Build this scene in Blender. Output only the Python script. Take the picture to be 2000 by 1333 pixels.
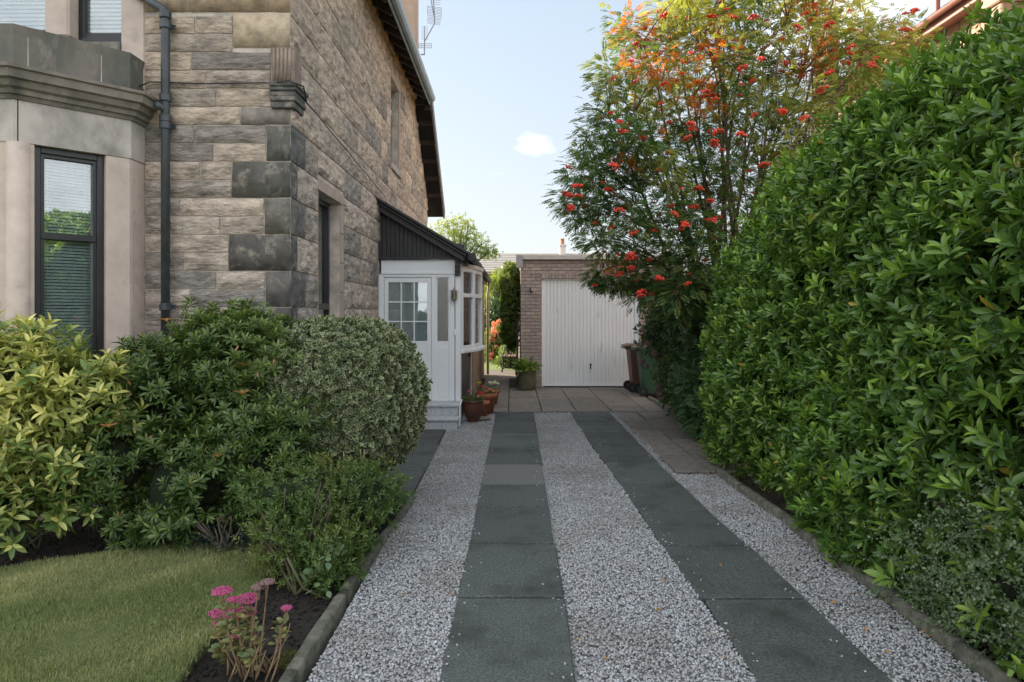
import bpy, bmesh, math, random
import numpy as np
from mathutils import Vector, Matrix, noise as mn

R = math.radians
random.seed(7)
rng = np.random.default_rng(7)
for o in list(bpy.data.objects):
    bpy.data.objects.remove(o)
scene = bpy.context.scene
COL = scene.collection

# ------------------------------------------------------------------ camera
H0 = 1.65
cam_d = bpy.data.cameras.new('camera')
cam = bpy.data.objects.new('camera', cam_d)
COL.objects.link(cam)
cam.location = (0, 0, H0)
cam.rotation_euler = (R(90), 0, 0)
cam_d.sensor_width = 36
cam_d.lens = 24.3
cam_d.shift_y = -0.0283
cam_d.clip_start = 0.05
cam_d.clip_end = 1500
scene.camera = cam

# ------------------------------------------------------------------ world, sun
SUN = Vector((-0.80, 0.48, 0.40)).normalized()
EL = math.asin(SUN.z)
AZ = math.atan2(SUN.x, SUN.y)
world = bpy.data.worlds.new('World')
scene.world = world
world.use_nodes = True
nt = world.node_tree
nt.nodes.clear()
wo = nt.nodes.new('ShaderNodeOutputWorld')
bg = nt.nodes.new('ShaderNodeBackground')
sky = nt.nodes.new('ShaderNodeTexSky')
sky.sky_type = 'NISHITA'
sky.sun_disc = False
sky.sun_elevation = EL
sky.sun_rotation = AZ
sky.air_density = 1.0
sky.dust_density = 1.5
sky.ozone_density = 1.5
bg.inputs['Strength'].default_value = 0.14
tc = nt.nodes.new('ShaderNodeTexCoord')
def vmath(op, a, b=None):
    n = nt.nodes.new('ShaderNodeVectorMath'); n.operation = op
    nt.links.new(a, n.inputs[0])
    if b is not None: n.inputs[1].default_value = b
    return n
def wmath(op, a, b=None, c=None, clamp=False):
    n = nt.nodes.new('ShaderNodeMath'); n.operation = op; n.use_clamp = clamp
    for i, v in enumerate((a, b, c)):
        if v is None: continue
        if isinstance(v, (int, float)): n.inputs[i].default_value = v
        else: nt.links.new(v, n.inputs[i])
    return n.outputs[0]
# clouds: noise over the direction, thicker around a few banks
mp = nt.nodes.new('ShaderNodeMapping'); mp.inputs['Scale'].default_value = (1, 1, 2.2)
nt.links.new(tc.outputs['Generated'], mp.inputs['Vector'])
nz = nt.nodes.new('ShaderNodeTexNoise'); nz.inputs['Scale'].default_value = 6.5; nz.inputs['Detail'].default_value = 8
nz.inputs['Roughness'].default_value = 0.6
nt.links.new(mp.outputs[0], nz.inputs['Vector'])
bank = None
for (px, py, rad, wgt) in ((1048, 286, .055, .72), (1690, 20, .24, 1.15), (1560, 330, .2, .75), (1830, -140, .2, 1.0)):
    d = Vector(((px - 1000) / 1350, 1, (610 - py) / 1350)).normalized()
    sub = vmath('SUBTRACT', tc.outputs['Generated'], tuple(d))
    sc_ = vmath('MULTIPLY', sub.outputs[0], (1, 1, 1.9))
    ln = nt.nodes.new('ShaderNodeVectorMath'); ln.operation = 'LENGTH'
    nt.links.new(sc_.outputs[0], ln.inputs[0])
    v = wmath('DIVIDE', ln.outputs['Value'], rad)
    v = wmath('SUBTRACT', 1.0, v, clamp=True)
    v = wmath('MULTIPLY', v, wgt)
    bank = v if bank is None else wmath('MAXIMUM', bank, v)
# broken cloud, as windows reflect it, added out of view to brighten the shade
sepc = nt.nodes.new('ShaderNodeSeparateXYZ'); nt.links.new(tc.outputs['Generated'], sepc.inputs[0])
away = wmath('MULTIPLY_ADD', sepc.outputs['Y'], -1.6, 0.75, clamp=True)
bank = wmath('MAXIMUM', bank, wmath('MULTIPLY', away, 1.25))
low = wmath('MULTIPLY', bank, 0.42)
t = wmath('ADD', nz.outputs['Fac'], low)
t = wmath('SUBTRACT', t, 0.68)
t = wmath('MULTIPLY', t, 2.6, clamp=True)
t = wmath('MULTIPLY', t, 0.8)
# pale milky veil, thicker towards the horizon
sep = nt.nodes.new('ShaderNodeSeparateXYZ'); nt.links.new(tc.outputs['Generated'], sep.inputs[0])
veil = wmath('SUBTRACT', 1.0, sep.outputs['Z'])
veil = wmath('POWER', wmath('MAXIMUM', veil, 0.0), 2.0)
veil = wmath('MULTIPLY_ADD', veil, 0.10, 0.84, clamp=True)
hz = nt.nodes.new('ShaderNodeMixRGB'); hz.inputs['Color1'].default_value = (1.08, 1.08, 1.07, 1); hz.inputs['Color2'].default_value = (.78, .88, .96, 1)
nt.links.new(wmath('MULTIPLY', sep.outputs['Z'], 2.3, clamp=True), hz.inputs['Fac'])
mx0 = nt.nodes.new('ShaderNodeMixRGB'); nt.links.new(hz.outputs[0], mx0.inputs['Color2'])
nt.links.new(veil, mx0.inputs['Fac']); nt.links.new(sky.outputs[0], mx0.inputs['Color1'])
mx = nt.nodes.new('ShaderNodeMixRGB')
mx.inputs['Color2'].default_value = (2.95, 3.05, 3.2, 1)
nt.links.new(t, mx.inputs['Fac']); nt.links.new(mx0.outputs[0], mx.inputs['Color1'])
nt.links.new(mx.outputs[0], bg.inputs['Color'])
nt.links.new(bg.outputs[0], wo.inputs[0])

sd = bpy.data.lights.new('sun', 'SUN')
sd.energy = 2.7; sd.angle = R(0.6); sd.color = (1.0, 0.84, 0.66)
so = bpy.data.objects.new('sun', sd); COL.objects.link(so)
so.rotation_euler = SUN.to_track_quat('Z', 'Y').to_euler()
so.location = (-20, 10, 20)

scene.view_settings.view_transform = 'Standard'
scene.view_settings.look = 'None'
scene.view_settings.gamma = 1
scene.view_settings.exposure = 2.38
scene.view_settings.use_curve_mapping = False
scene.render.engine = 'CYCLES'
scene.cycles.max_bounces = 8
scene.cycles.transparent_max_bounces = 12

# ------------------------------------------------------------------ helpers
def PX(x, Y): return (x - 1000) * Y / 1350
def PZ(y, Y): return H0 - (y - 610) * Y / 1350
def G(x, y):
    Y = H0 * 1350 / (y - 610)
    return (PX(x, Y), Y)

def tag(o, label=None, cat=None, group=None, kind=None):
    if label: o['label'] = label
    if cat: o['category'] = cat
    if group: o['group'] = group
    if kind: o['kind'] = kind
    return o
def empty(name, loc=(0, 0, 0), label=None, cat=None, group=None, rz=0):
    o = bpy.data.objects.new(name, None); COL.objects.link(o)
    o.location = loc; o.rotation_euler = (0, 0, rz); o.empty_display_size = .1
    return tag(o, label, cat, group)
def link(name, me, m=None, parent=None, loc=(0, 0, 0)):
    if m and not me.materials: me.materials.append(m)
    o = bpy.data.objects.new(name, me); COL.objects.link(o)
    if parent is not None: o.parent = parent
    o.location = loc
    return o
def copy_tree(o, parent=None):
    c = o.copy(); COL.objects.link(c); c.parent = parent
    for ch in list(o.children): copy_tree(ch, c)
    return c

class MB:
    def __init__(s): s.v = []; s.f = []
    def add(s, vs, fs):
        b = len(s.v); s.v += [tuple(p) for p in vs]; s.f += [tuple(b + i for i in f) for f in fs]
        return s
    def box(s, x0, x1, y0, y1, z0, z1):
        if x0 > x1: x0, x1 = x1, x0
        if y0 > y1: y0, y1 = y1, y0
        if z0 > z1: z0, z1 = z1, z0
        return s.add([(x0, y0, z0), (x1, y0, z0), (x1, y1, z0), (x0, y1, z0), (x0, y0, z1), (x1, y0, z1), (x1, y1, z1), (x0, y1, z1)],
                     [(0, 3, 2, 1), (4, 5, 6, 7), (0, 1, 5, 4), (1, 2, 6, 5), (2, 3, 7, 6), (3, 0, 4, 7)])
    def obox(s, c, ax, ay, az):      # centre and three half vectors
        c = Vector(c); ax = Vector(ax); ay = Vector(ay); az = Vector(az)
        vs = [c + i * ax + j * ay + k * az for k in (-1, 1) for (i, j) in ((-1, -1), (1, -1), (1, 1), (-1, 1))]
        return s.add(vs, [(0, 3, 2, 1), (4, 5, 6, 7), (0, 1, 5, 4), (1, 2, 6, 5), (2, 3, 7, 6), (3, 0, 4, 7)])
    def bar(s, a, b, w, h, up=(0, 0, 1)):
        a = Vector(a); b = Vector(b); d = b - a; u = Vector(up)
        sd_ = d.cross(u).normalized(); uu = sd_.cross(d).normalized()
        return s.obox((a + b) / 2, d / 2, sd_ * w / 2, uu * h / 2)
    def tube(s, pts, r, n=8, cap=True):
        pts = [Vector(p) for p in pts]
        rs = r if isinstance(r, (list, tuple)) else [r] * len(pts)
        b = len(s.v); prev = None
        for i, p in enumerate(pts):
            d = (pts[min(i + 1, len(pts) - 1)] - pts[max(i - 1, 0)]).normalized()
            if prev is None:
                u = d.orthogonal().normalized()
            else:
                u = (prev - d * prev.dot(d)).normalized()
            prev = u; w = d.cross(u)
            for k in range(n):
                a = 2 * math.pi * k / n
                s.v.append(tuple(p + (u * math.cos(a) + w * math.sin(a)) * rs[i]))
        for i in range(len(pts) - 1):
            for k in range(n):
                k2 = (k + 1) % n
                s.f.append((b + i * n + k, b + i * n + k2, b + (i + 1) * n + k2, b + (i + 1) * n + k))
        if cap:
            s.f.append(tuple(b + k for k in range(n))[::-1])
            s.f.append(tuple(b + (len(pts) - 1) * n + k for k in range(n)))
        return s
    def lathe(s, prof, c=(0, 0, 0), n=28):
        b = len(s.v)
        for (r, z) in prof:
            for k in range(n):
                a = 2 * math.pi * k / n
                s.v.append((c[0] + r * math.cos(a), c[1] + r * math.sin(a), c[2] + z))
        for i in range(len(prof) - 1):
            for k in range(n):
                k2 = (k + 1) % n
                s.f.append((b + i * n + k, b + i * n + k2, b + (i + 1) * n + k2, b + (i + 1) * n + k))
        s.f.append(tuple(b + k for k in range(n))[::-1])
        s.f.append(tuple(b + (len(prof) - 1) * n + k for k in range(n)))
        return s
    def prism(s, poly, axis, a0, a1):   # poly of 2D points, extruded along axis
        def mk(p, a):
            if axis == 'x': return (a, p[0], p[1])
            if axis == 'y': return (p[0], a, p[1])
            return (p[0], p[1], a)
        n = len(poly); b = len(s.v)
        s.v += [mk(p, a0) for p in poly] + [mk(p, a1) for p in poly]
        s.f.append(tuple(b + i for i in range(n))[::-1]); s.f.append(tuple(b + n + i for i in range(n)))
        for i in range(n):
            j = (i + 1) % n
            s.f.append((b + i, b + j, b + n + j, b + n + i))
        return s
    def mesh(s, name, smooth=False, bevel=0):
        me = bpy.data.meshes.new(name); me.from_pydata(s.v, [], s.f)
        bm = bmesh.new(); bm.from_mesh(me)
        bmesh.ops.recalc_face_normals(bm, faces=bm.faces)
        if bevel:
            bmesh.ops.bevel(bm, geom=list(bm.edges), offset=bevel, segments=1, affect='EDGES', clamp_overlap=True)
        bm.to_mesh(me); bm.free()
        if smooth:
            me.polygons.foreach_set('use_smooth', [True] * len(me.polygons))
        me.update()
        return me
    def build(s, name, m, parent=None, smooth=False, bevel=0, loc=(0, 0, 0)):
        return link(name, s.mesh(name, smooth, bevel), m, parent, loc)

# ------------------------------------------------------------------ materials
def mat(name, c1, c2=None, rough=.8, scale=6, bump=0.0, bscale=40, detail=6, metal=0, spec=.5, objvar=0, space='obj', c3=None, s3=1.2,
        c3t=(.5, .7), stretch=(1, 1, 1), objcol=False, bdist=.01):
    m = bpy.data.materials.new(name); m.use_nodes = True
    n = m.node_tree.nodes; l = m.node_tree.links
    p = n['Principled BSDF']
    p.inputs['Roughness'].default_value = rough; p.inputs['Metallic'].default_value = metal
    p.inputs['Specular IOR Level'].default_value = spec
    if space == 'world':
        g = n.new('ShaderNodeNewGeometry'); co = g.outputs['Position']
    else:
        g = n.new('ShaderNodeTexCoord'); co = g.outputs['Object']
    mp_ = n.new('ShaderNodeMapping'); mp_.inputs['Scale'].default_value = stretch
    l.new(co, mp_.inputs['Vector']); co = mp_.outputs[0]
    if objcol:
        oi = n.new('ShaderNodeObjectInfo'); col = oi.outputs['Color']
    else:
        rgb = n.new('ShaderNodeRGB'); rgb.outputs[0].default_value = (*c1, 1); col = rgb.outputs[0]
    if c2 is not None:
        nz_ = n.new('ShaderNodeTexNoise'); nz_.inputs['Scale'].default_value = scale; nz_.inputs['Detail'].default_value = detail
        nz_.inputs['Roughness'].default_value = .62
        l.new(co, nz_.inputs['Vector'])
        mr = n.new('ShaderNodeMapRange'); mr.inputs[1].default_value = .36; mr.inputs[2].default_value = .66
        l.new(nz_.outputs['Fac'], mr.inputs[0])
        mxx = n.new('ShaderNodeMixRGB'); l.new(mr.outputs[0], mxx.inputs['Fac']); l.new(col, mxx.inputs['Color1'])
        mxx.inputs['Color2'].default_value = (*c2, 1)
        if objcol: mxx.blend_type = 'MULTIPLY'
        col = mxx.outputs[0]
    if c3 is not None:
        nz3 = n.new('ShaderNodeTexNoise'); nz3.inputs['Scale'].default_value = s3; nz3.inputs['Detail'].default_value = 8
        nz3.inputs['Roughness'].default_value = .65
        l.new(co, nz3.inputs['Vector'])
        mr = n.new('ShaderNodeMapRange'); mr.inputs[1].default_value = c3t[0]; mr.inputs[2].default_value = c3t[1]
        l.new(nz3.outputs['Fac'], mr.inputs[0])
        mx3 = n.new('ShaderNodeMixRGB'); l.new(mr.outputs[0], mx3.inputs['Fac']); l.new(col, mx3.inputs['Color1'])
        mx3.inputs['Color2'].default_value = (*c3, 1); col = mx3.outputs[0]
    if objvar:
        oi = n.new('ShaderNodeObjectInfo')
        mr = n.new('ShaderNodeMapRange'); mr.inputs[3].default_value = 1 - objvar; mr.inputs[4].default_value = 1 + objvar
        l.new(oi.outputs['Random'], mr.inputs[0])
        hs = n.new('ShaderNodeHueSaturation'); l.new(mr.outputs[0], hs.inputs['Value']); l.new(col, hs.inputs['Color'])
        col = hs.outputs[0]
    l.new(col, p.inputs['Base Color'])
    if bump:
        nb = n.new('ShaderNodeTexNoise'); nb.inputs['Scale'].default_value = bscale; nb.inputs['Detail'].default_value = 8
        nb.inputs['Roughness'].default_value = .65
        l.new(co, nb.inputs['Vector'])
        b = n.new('ShaderNodeBump'); b.inputs['Strength'].default_value = bump; b.inputs['Distance'].default_value = bdist
        l.new(nb.outputs['Fac'], b.inputs['Height']); l.new(b.outputs[0], p.inputs['Normal'])
    m['col'] = 1
    return m

def leaf_mat(name, dark, light, tip=None, rough=.42, trans=.25, spec=.5, edge=None, odd=None):
    """colour by leaf (island) between dark and light, tip colour by the mesh attribute 'tint'; edge: pale margin by attribute 'margin'"""
    m = bpy.data.materials.new(name); m.use_nodes = True
    n = m.node_tree.nodes; l = m.node_tree.links
    p = n['Principled BSDF']; out = n['Material Output']
    g = n.new('ShaderNodeNewGeometry')
    mx1 = n.new('ShaderNodeMixRGB'); mx1.inputs['Color1'].default_value = (*dark, 1); mx1.inputs['Color2'].default_value = (*light, 1)
    l.new(g.outputs['Random Per Island'], mx1.inputs['Fac']); col = mx1.outputs[0]
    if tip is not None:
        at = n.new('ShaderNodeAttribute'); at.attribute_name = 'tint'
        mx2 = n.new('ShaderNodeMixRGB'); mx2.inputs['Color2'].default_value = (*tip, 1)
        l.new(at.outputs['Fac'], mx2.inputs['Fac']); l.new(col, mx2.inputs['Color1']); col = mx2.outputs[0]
    if edge is not None:
        tcx = n.new('ShaderNodeNewGeometry')
        at = n.new('ShaderNodeAttribute'); at.attribute_name = 'margin'
        nz_ = n.new('ShaderNodeTexNoise'); nz_.inputs['Scale'].default_value = edge[1]; nz_.inputs['Detail'].default_value = 3
        l.new(tcx.outputs['Position'], nz_.inputs['Vector'])
        ad = n.new('ShaderNodeMath'); ad.operation = 'MULTIPLY_ADD'; ad.inputs[1].default_value = edge[2]
        l.new(nz_.outputs['Fac'], ad.inputs[0]); l.new(at.outputs['Fac'], ad.inputs[2])
        mr = n.new('ShaderNodeMapRange'); mr.inputs[1].default_value = edge[3]; mr.inputs[2].default_value = edge[3] + .12
        l.new(ad.outputs[0], mr.inputs[0])
        mx3 = n.new('ShaderNodeMixRGB'); mx3.inputs['Color2'].default_value = (*edge[0], 1)
        l.new(mr.outputs[0], mx3.inputs['Fac']); l.new(col, mx3.inputs['Color1']); col = mx3.outputs[0]
    if odd is not None:     # the odd yellowed or browned leaf
        gt2 = n.new('ShaderNodeMath'); gt2.operation = 'GREATER_THAN'; gt2.inputs[1].default_value = 1 - odd[1]
        mul = n.new('ShaderNodeMath'); mul.operation = 'MULTIPLY'; mul.inputs[1].default_value = 7.31
        frc = n.new('ShaderNodeMath'); frc.operation = 'FRACT'
        l.new(g.outputs['Random Per Island'], mul.inputs[0]); l.new(mul.outputs[0], frc.inputs[0]); l.new(frc.outputs[0], gt2.inputs[0])
        mx5 = n.new('ShaderNodeMixRGB'); mx5.inputs['Color2'].default_value = (*odd[0], 1)
        l.new(gt2.outputs[0], mx5.inputs['Fac']); l.new(col, mx5.inputs['Color1']); col = mx5.outputs[0]
    l.new(col, p.inputs['Base Color'])
    p.inputs['Roughness'].default_value = rough; p.inputs['Specular IOR Level'].default_value = spec
    if trans:
        tr = n.new('ShaderNodeBsdfTranslucent')
        gm = n.new('ShaderNodeMixRGB'); gm.blend_type = 'MULTIPLY'; gm.inputs['Fac'].default_value = 1
        gm.inputs['Color2'].default_value = (1.5, 1.6, .8, 1); l.new(col, gm.inputs['Color1']); l.new(gm.outputs[0], tr.inputs['Color'])
        ms = n.new('ShaderNodeMixShader'); ms.inputs['Fac'].default_value = trans
        l.new(p.outputs[0], ms.inputs[1]); l.new(tr.outputs[0], ms.inputs[2]); l.new(ms.outputs[0], out.inputs[0])
    return m

def glass_mat(name, tint=(.9, .95, .95), refl=.12, rough=.0, frost=False):
    m = bpy.data.materials.new(name); m.use_nodes = True
    n = m.node_tree.nodes; l = m.node_tree.links; n.remove(n['Principled BSDF']); out = n['Material Output']
    fr = n.new('ShaderNodeFresnel'); fr.inputs['IOR'].default_value = 1.5
    ad = n.new('ShaderNodeMath'); ad.operation = 'MULTIPLY_ADD'; ad.inputs[1].default_value = 1.6; ad.inputs[2].default_value = refl; ad.use_clamp = True
    l.new(fr.outputs[0], ad.inputs[0])
    gl = n.new('ShaderNodeBsdfGlossy'); gl.inputs['Roughness'].default_value = rough
    nb = n.new('ShaderNodeTexNoise'); nb.inputs['Scale'].default_value = 60 if frost else 1.3
    b = n.new('ShaderNodeBump'); b.inputs['Strength'].default_value = .8 if frost else .04; b.inputs['Distance'].default_value = .01 if frost else .05
    g = n.new('ShaderNodeNewGeometry'); l.new(g.outputs['Position'], nb.inputs['Vector'])
    l.new(nb.outputs['Fac'], b.inputs['Height']); l.new(b.outputs[0], gl.inputs['Normal'])
    tr = n.new('ShaderNodeBsdfTransparent'); tr.inputs['Color'].default_value = (*tint, 1)
    ms = n.new('ShaderNodeMixShader'); l.new(ad.outputs[0], ms.inputs['Fac']); l.new(tr.outputs[0], ms.inputs[1]); l.new(gl.outputs[0], ms.inputs[2])
    l.new(ms.outputs[0], out.inputs[0])
    return m

M = {}
M['stone'] = mat('sandstone', (1.18, 1.15, 1.10), (.46, .455, .45), rough=.92, scale=6.5, bump=1.0, bscale=14, space='world', objcol=True, bdist=.04, stretch=(1, 1, 2.6),
                 c3=(.10, .097, .085), s3=2.6, c3t=(.54, .74))
M['quoin'] = mat('dressed_sandstone', (1.1, 1.1, 1.1), (.55, .55, .54), rough=.92, scale=9, bump=.7, bscale=45, space='world', objcol=True,
                 c3=(.34, .295, .235), s3=8, c3t=(.53, .74))
M['mortar'] = mat('mortar', (.62, .54, .45), (.34, .30, .26), rough=.95, scale=5, bump=.5, bscale=60, space='world')
M['ashlar'] = mat('bay_ashlar', (.58, .475, .40), (.46, .38, .32), rough=.9, scale=5, bump=.45, bscale=60, space='world', c3=(.25, .22, .19), s3=3.0, c3t=(.58, .82))
M['lintel'] = mat('weathered_lintel', (.52, .465, .41), (.30, .28, .25), rough=.9, scale=3.4, bump=.3, bscale=60, space='world', c3=(.10, .10, .095), s3=1.8, c3t=(.5, .75), stretch=(1, 1, .7))
M['parapet'] = mat('dark_weathered_stone', (.085, .092, .078), (.19, .17, .14), rough=.92, scale=3.2, bump=.4, bscale=50, space='world', c3=(.34, .29, .25), s3=4.6, c3t=(.56, .74), stretch=(1, 1, .5))
M['cornice'] = mat('cornice_stone', (.25, .215, .175), (.15, .135, .11), rough=.9, scale=5, bump=.35, bscale=50, space='world', c3=(.07, .073, .06), s3=3.5, c3t=(.5, .7))
M['blackframe'] = mat('black_window_frame', (.016, .016, .017), (.024, .023, .024), rough=.35, scale=4)
M['darkinside'] = mat('dark_room', (.02, .02, .02), rough=.9)
M['blind'] = mat('blind_slat', (.86, .89, .90), rough=.5)
M['glass'] = glass_mat('window_glass', refl=.16)
M['glass_clear'] = glass_mat('clear_glass', refl=.03)
M['glass_up'] = glass_mat('upper_window_glass', refl=.10)
M['glass_frost'] = glass_mat('obscure_glass', tint=(.62, .60, .40), refl=.16, rough=.18, frost=True)  # yellow-green reflections of the side light put into the tint
M['pipe'] = mat('grey_painted_iron', (.030, .038, .042), (.055, .066, .070), rough=.38, scale=8, bump=.1, bscale=30, space='world')
M['fascia'] = mat('blue_grey_gutter', (.36, .43, .47), (.27, .33, .37), rough=.45, scale=6, space='world')
M['soffit'] = mat('dark_soffit_boards', (.018, .017, .016), (.03, .027, .024), rough=.8, scale=6, space='world')
M['rafter'] = mat('dark_rafter', (.09, .065, .05), (.05, .04, .033), rough=.8, scale=8, space='world')
M['ochre'] = mat('ochre_stained_stone', (.50, .27, .085), (.42, .25, .12), rough=.92, scale=5, bump=.6, bscale=30, space='world')
M['white'] = mat('white_upvc', (.82, .84, .85), (.78, .80, .82), rough=.35, scale=2, space='world')
M['blacktimber'] = mat('black_timber', (.014, .014, .015), (.03, .03, .031), rough=.45, scale=9, bump=.35, bscale=40, space='world', stretch=(2, 2, .5))
M['slate'] = mat('slate', (.10, .10, .11), (.17, .155, .14), rough=.75, scale=9, bump=.4, bscale=30, space='world', objvar=.2)
M['granite'] = mat('granite_step', (.60, .62, .64), (.28, .30, .33), rough=.6, scale=70, detail=3, space='world')
M['slab'] = mat('dark_slab', (.040, .047, .044), (.125, .137, .128), rough=.9, scale=75, detail=7, bump=.35, bscale=70, space='world', objvar=.16, c3=(.030, .034, .028), s3=1.9, c3t=(.50, .72), bdist=.006)
M['slab_light'] = mat('pale_slab', (.115, .117, .112), (.175, .175, .165), rough=.85, scale=100, bump=.4, bscale=150, space='world', bdist=.004)
M['patio'] = mat('brown_patio_slab', (.20, .175, .15), (.12, .11, .095), rough=.85, scale=10, bump=.35, bscale=90, space='world', objvar=.16, c3=(.06, .065, .05), s3=1.6, c3t=(.55, .8), bdist=.005)
M['bed'] = mat('gravel_bed', (.36, .36, .36), (.26, .26, .26), rough=.95, scale=70, bump=.8, bscale=90, space='world')
M['soil'] = mat('dark_soil', (.018, .014, .011), (.035, .028, .021), rough=.95, scale=25, bump=1.0, bscale=45, space='world', bdist=.03)
M['lawnbase'] = mat('lawn_soil', (.09, .11, .04), (.13, .14, .055), rough=.95, scale=14, bump=.6, bscale=60, space='world')
M['kerb'] = mat('concrete_edging', (.19, .18, .145), (.075, .08, .055), rough=.95, scale=16, bump=1.0, bscale=50, space='world')
M['brick'] = mat('buff_brick', (1, 1, 1), (.74, .74, .74), rough=.9, scale=18, bump=.3, bscale=90, space='world', objcol=True)
M['brickmortar'] = mat('brick_mortar', (.27, .24, .215), (.19, .165, .15), rough=.95, scale=12, space='world')
M['creamtrim'] = mat('cream_fascia', (.66, .62, .56), (.55, .52, .47), rough=.6, scale=5, space='world')
M['terracotta'] = mat('terracotta', (.40, .15, .07), (.30, .11, .055), rough=.8, scale=7, bump=.2, bscale=60)
M['glazed'] = mat('brown_glazed_pot', (.11, .042, .026), (.07, .03, .022), rough=.28, scale=6)
M['stonepot'] = mat('mossy_barrel_pot', (.16, .145, .10), (.08, .085, .05), rough=.9, scale=9, bump=.4, bscale=40)
M['binbrown'] = mat('brown_plastic', (.11, .050, .034), (.085, .04, .03), rough=.5, scale=5)
M['bingreen'] = mat('green_plastic', (.035, .10, .055), (.025, .075, .045), rough=.5, scale=5)
M['binlidgreen'] = mat('green_lid_plastic', (.12, .19, .09), (.09, .15, .07), rough=.55, scale=5)
M['rubber'] = mat('black_rubber', (.012, .012, .012), rough=.6)
M['bark'] = mat('bark', (.11, .085, .065), (.055, .042, .033), rough=.9, scale=14, bump=.6, bscale=40, space='world')
M['redbark'] = mat('reddish_bark', (.16, .095, .07), (.09, .058, .045), rough=.85, scale=14, bump=.4, bscale=40, space='world')  # redder and paler than the plain bark
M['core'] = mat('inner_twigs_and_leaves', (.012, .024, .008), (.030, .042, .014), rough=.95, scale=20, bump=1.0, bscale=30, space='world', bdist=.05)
M['berry'] = mat('rowan_berry', (.78, .07, .025), (.60, .03, .02), rough=.35, scale=30)
M['redpaint'] = mat('red_oxide_paint', (.36, .17, .14), (.31, .15, .125), rough=.5, scale=5)
M['iron'] = mat('black_iron', (.012, .012, .013), rough=.5)
M['lantern'] = mat('pale_bronze_lantern', (.30, .27, .20), (.2, .18, .13), rough=.45, metal=.3)
M['chimney'] = mat('rendered_chimney', (.50, .36, .26), (.40, .29, .21), rough=.9, scale=4, space='world', bump=.3)
M['mossy'] = mat('mossy_stone', (.12, .10, .06), (.06, .06, .035), rough=.95, scale=7, bump=.7, bscale=20, space='world')
M['alu'] = mat('aerial_metal', (.30, .29, .30), rough=.45, metal=.6)
M['dryflower'] = leaf_mat('dried_flower_head', (.17, .09, .10), (.26, .17, .15), trans=.1, rough=.8)

L = {}
L['hedge'] = leaf_mat('laurel_leaf', (.034, .090, .020), (.108, .205, .040), tip=(.27, .42, .05), rough=.34, trans=.22, odd=((.38, .28, .04), .005))
L['aucuba'] = leaf_mat('spotted_laurel_leaf', (.055, .125, .032), (.17, .24, .055), tip=(.66, .63, .20), rough=.4, trans=.2, edge=((.46, .48, .12), 60, 1.0, 1.48))
L['pieris'] = leaf_mat('pieris_leaf', (.032, .074, .020), (.088, .145, .034), tip=(.21, .27, .06), odd=((.30, .16, .07), .006), rough=.42, trans=.2)
L['euonymus'] = leaf_mat('variegated_leaf', (.022, .058, .036), (.06, .11, .055), tip=(.34, .36, .10), rough=.4, trans=.12, edge=((.72, .69, .40), 10, .1, .84))
L['smallshrub'] = leaf_mat('small_shrub_leaf', (.040, .092, .020), (.10, .175, .040), tip=(.22, .22, .06), rough=.5, trans=.25)
L['fern'] = leaf_mat('fern_leaf', (.06, .12, .03), (.10, .17, .045), rough=.55, trans=.3)
L['coton'] = leaf_mat('grey_green_leaf', (.085, .145, .070), (.16, .225, .11), tip=(.24, .29, .16), rough=.5, trans=.15)
L['rowan'] = leaf_mat('rowan_leaf', (.045, .115, .042), (.10, .18, .05), tip=(.50, .44, .12), rough=.5, trans=.4)
L['rowan_red'] = leaf_mat('rowan_red_leaf', (.55, .14, .03), (.62, .24, .05), tip=(.5, .1, .03), rough=.5, trans=.45)
L['dark'] = leaf_mat('dark_shrub_leaf', (.035, .085, .032), (.075, .14, .048), tip=(.18, .20, .05), rough=.45, trans=.2)
L['bright'] = leaf_mat('garden_leaf', (.07, .13, .03), (.16, .22, .05), tip=(.35, .38, .10), rough=.5, trans=.35)
L['grass'] = leaf_mat('grass_blade', (.12, .16, .06), (.26, .30, .12), tip=(.44, .42, .22), rough=.7, trans=.3)
L['hosta'] = leaf_mat('broad_leaf', (.10, .19, .03), (.22, .30, .05), rough=.45, trans=.3)
L['pink'] = leaf_mat('pink_petal', (.40, .045, .15), (.52, .12, .25), rough=.6, trans=.2)
L['coral'] = leaf_mat('coral_petal', (.72, .22, .18), (.75, .40, .30), rough=.6, trans=.3)
L['bract'] = leaf_mat('coral_young_leaf', (.50, .20, .09), (.55, .30, .12), rough=.5, trans=.3)
L['sedum'] = leaf_mat('fleshy_leaf', (.10, .16, .07), (.20, .24, .09), tip=(.40, .33, .12), rough=.5, trans=.15)

# ------------------------------------------------------------------ numpy foliage
def big_mesh(name, V, F, tint=None, margin=None, smooth=False):
    """V (n,3), F (m,3) triangles"""
    me = bpy.data.meshes.new(name)
    me.vertices.add(len(V)); me.vertices.foreach_set('co', np.asarray(V, np.float32).ravel())
    me.loops.add(len(F) * 3); me.loops.foreach_set('vertex_index', np.asarray(F, np.int32).ravel())
    me.polygons.add(len(F)); me.polygons.foreach_set('loop_start', np.arange(0, len(F) * 3, 3, dtype=np.int32))
    if smooth: me.polygons.foreach_set('use_smooth', np.ones(len(F), bool))
    for nme, a in (('tint', tint), ('margin', margin)):
        if a is not None:
            at = me.attributes.new(nme, 'FLOAT', 'POINT'); at.data.foreach_set('value', np.asarray(a, np.float32))
    me.update(calc_edges=True)
    return me

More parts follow.
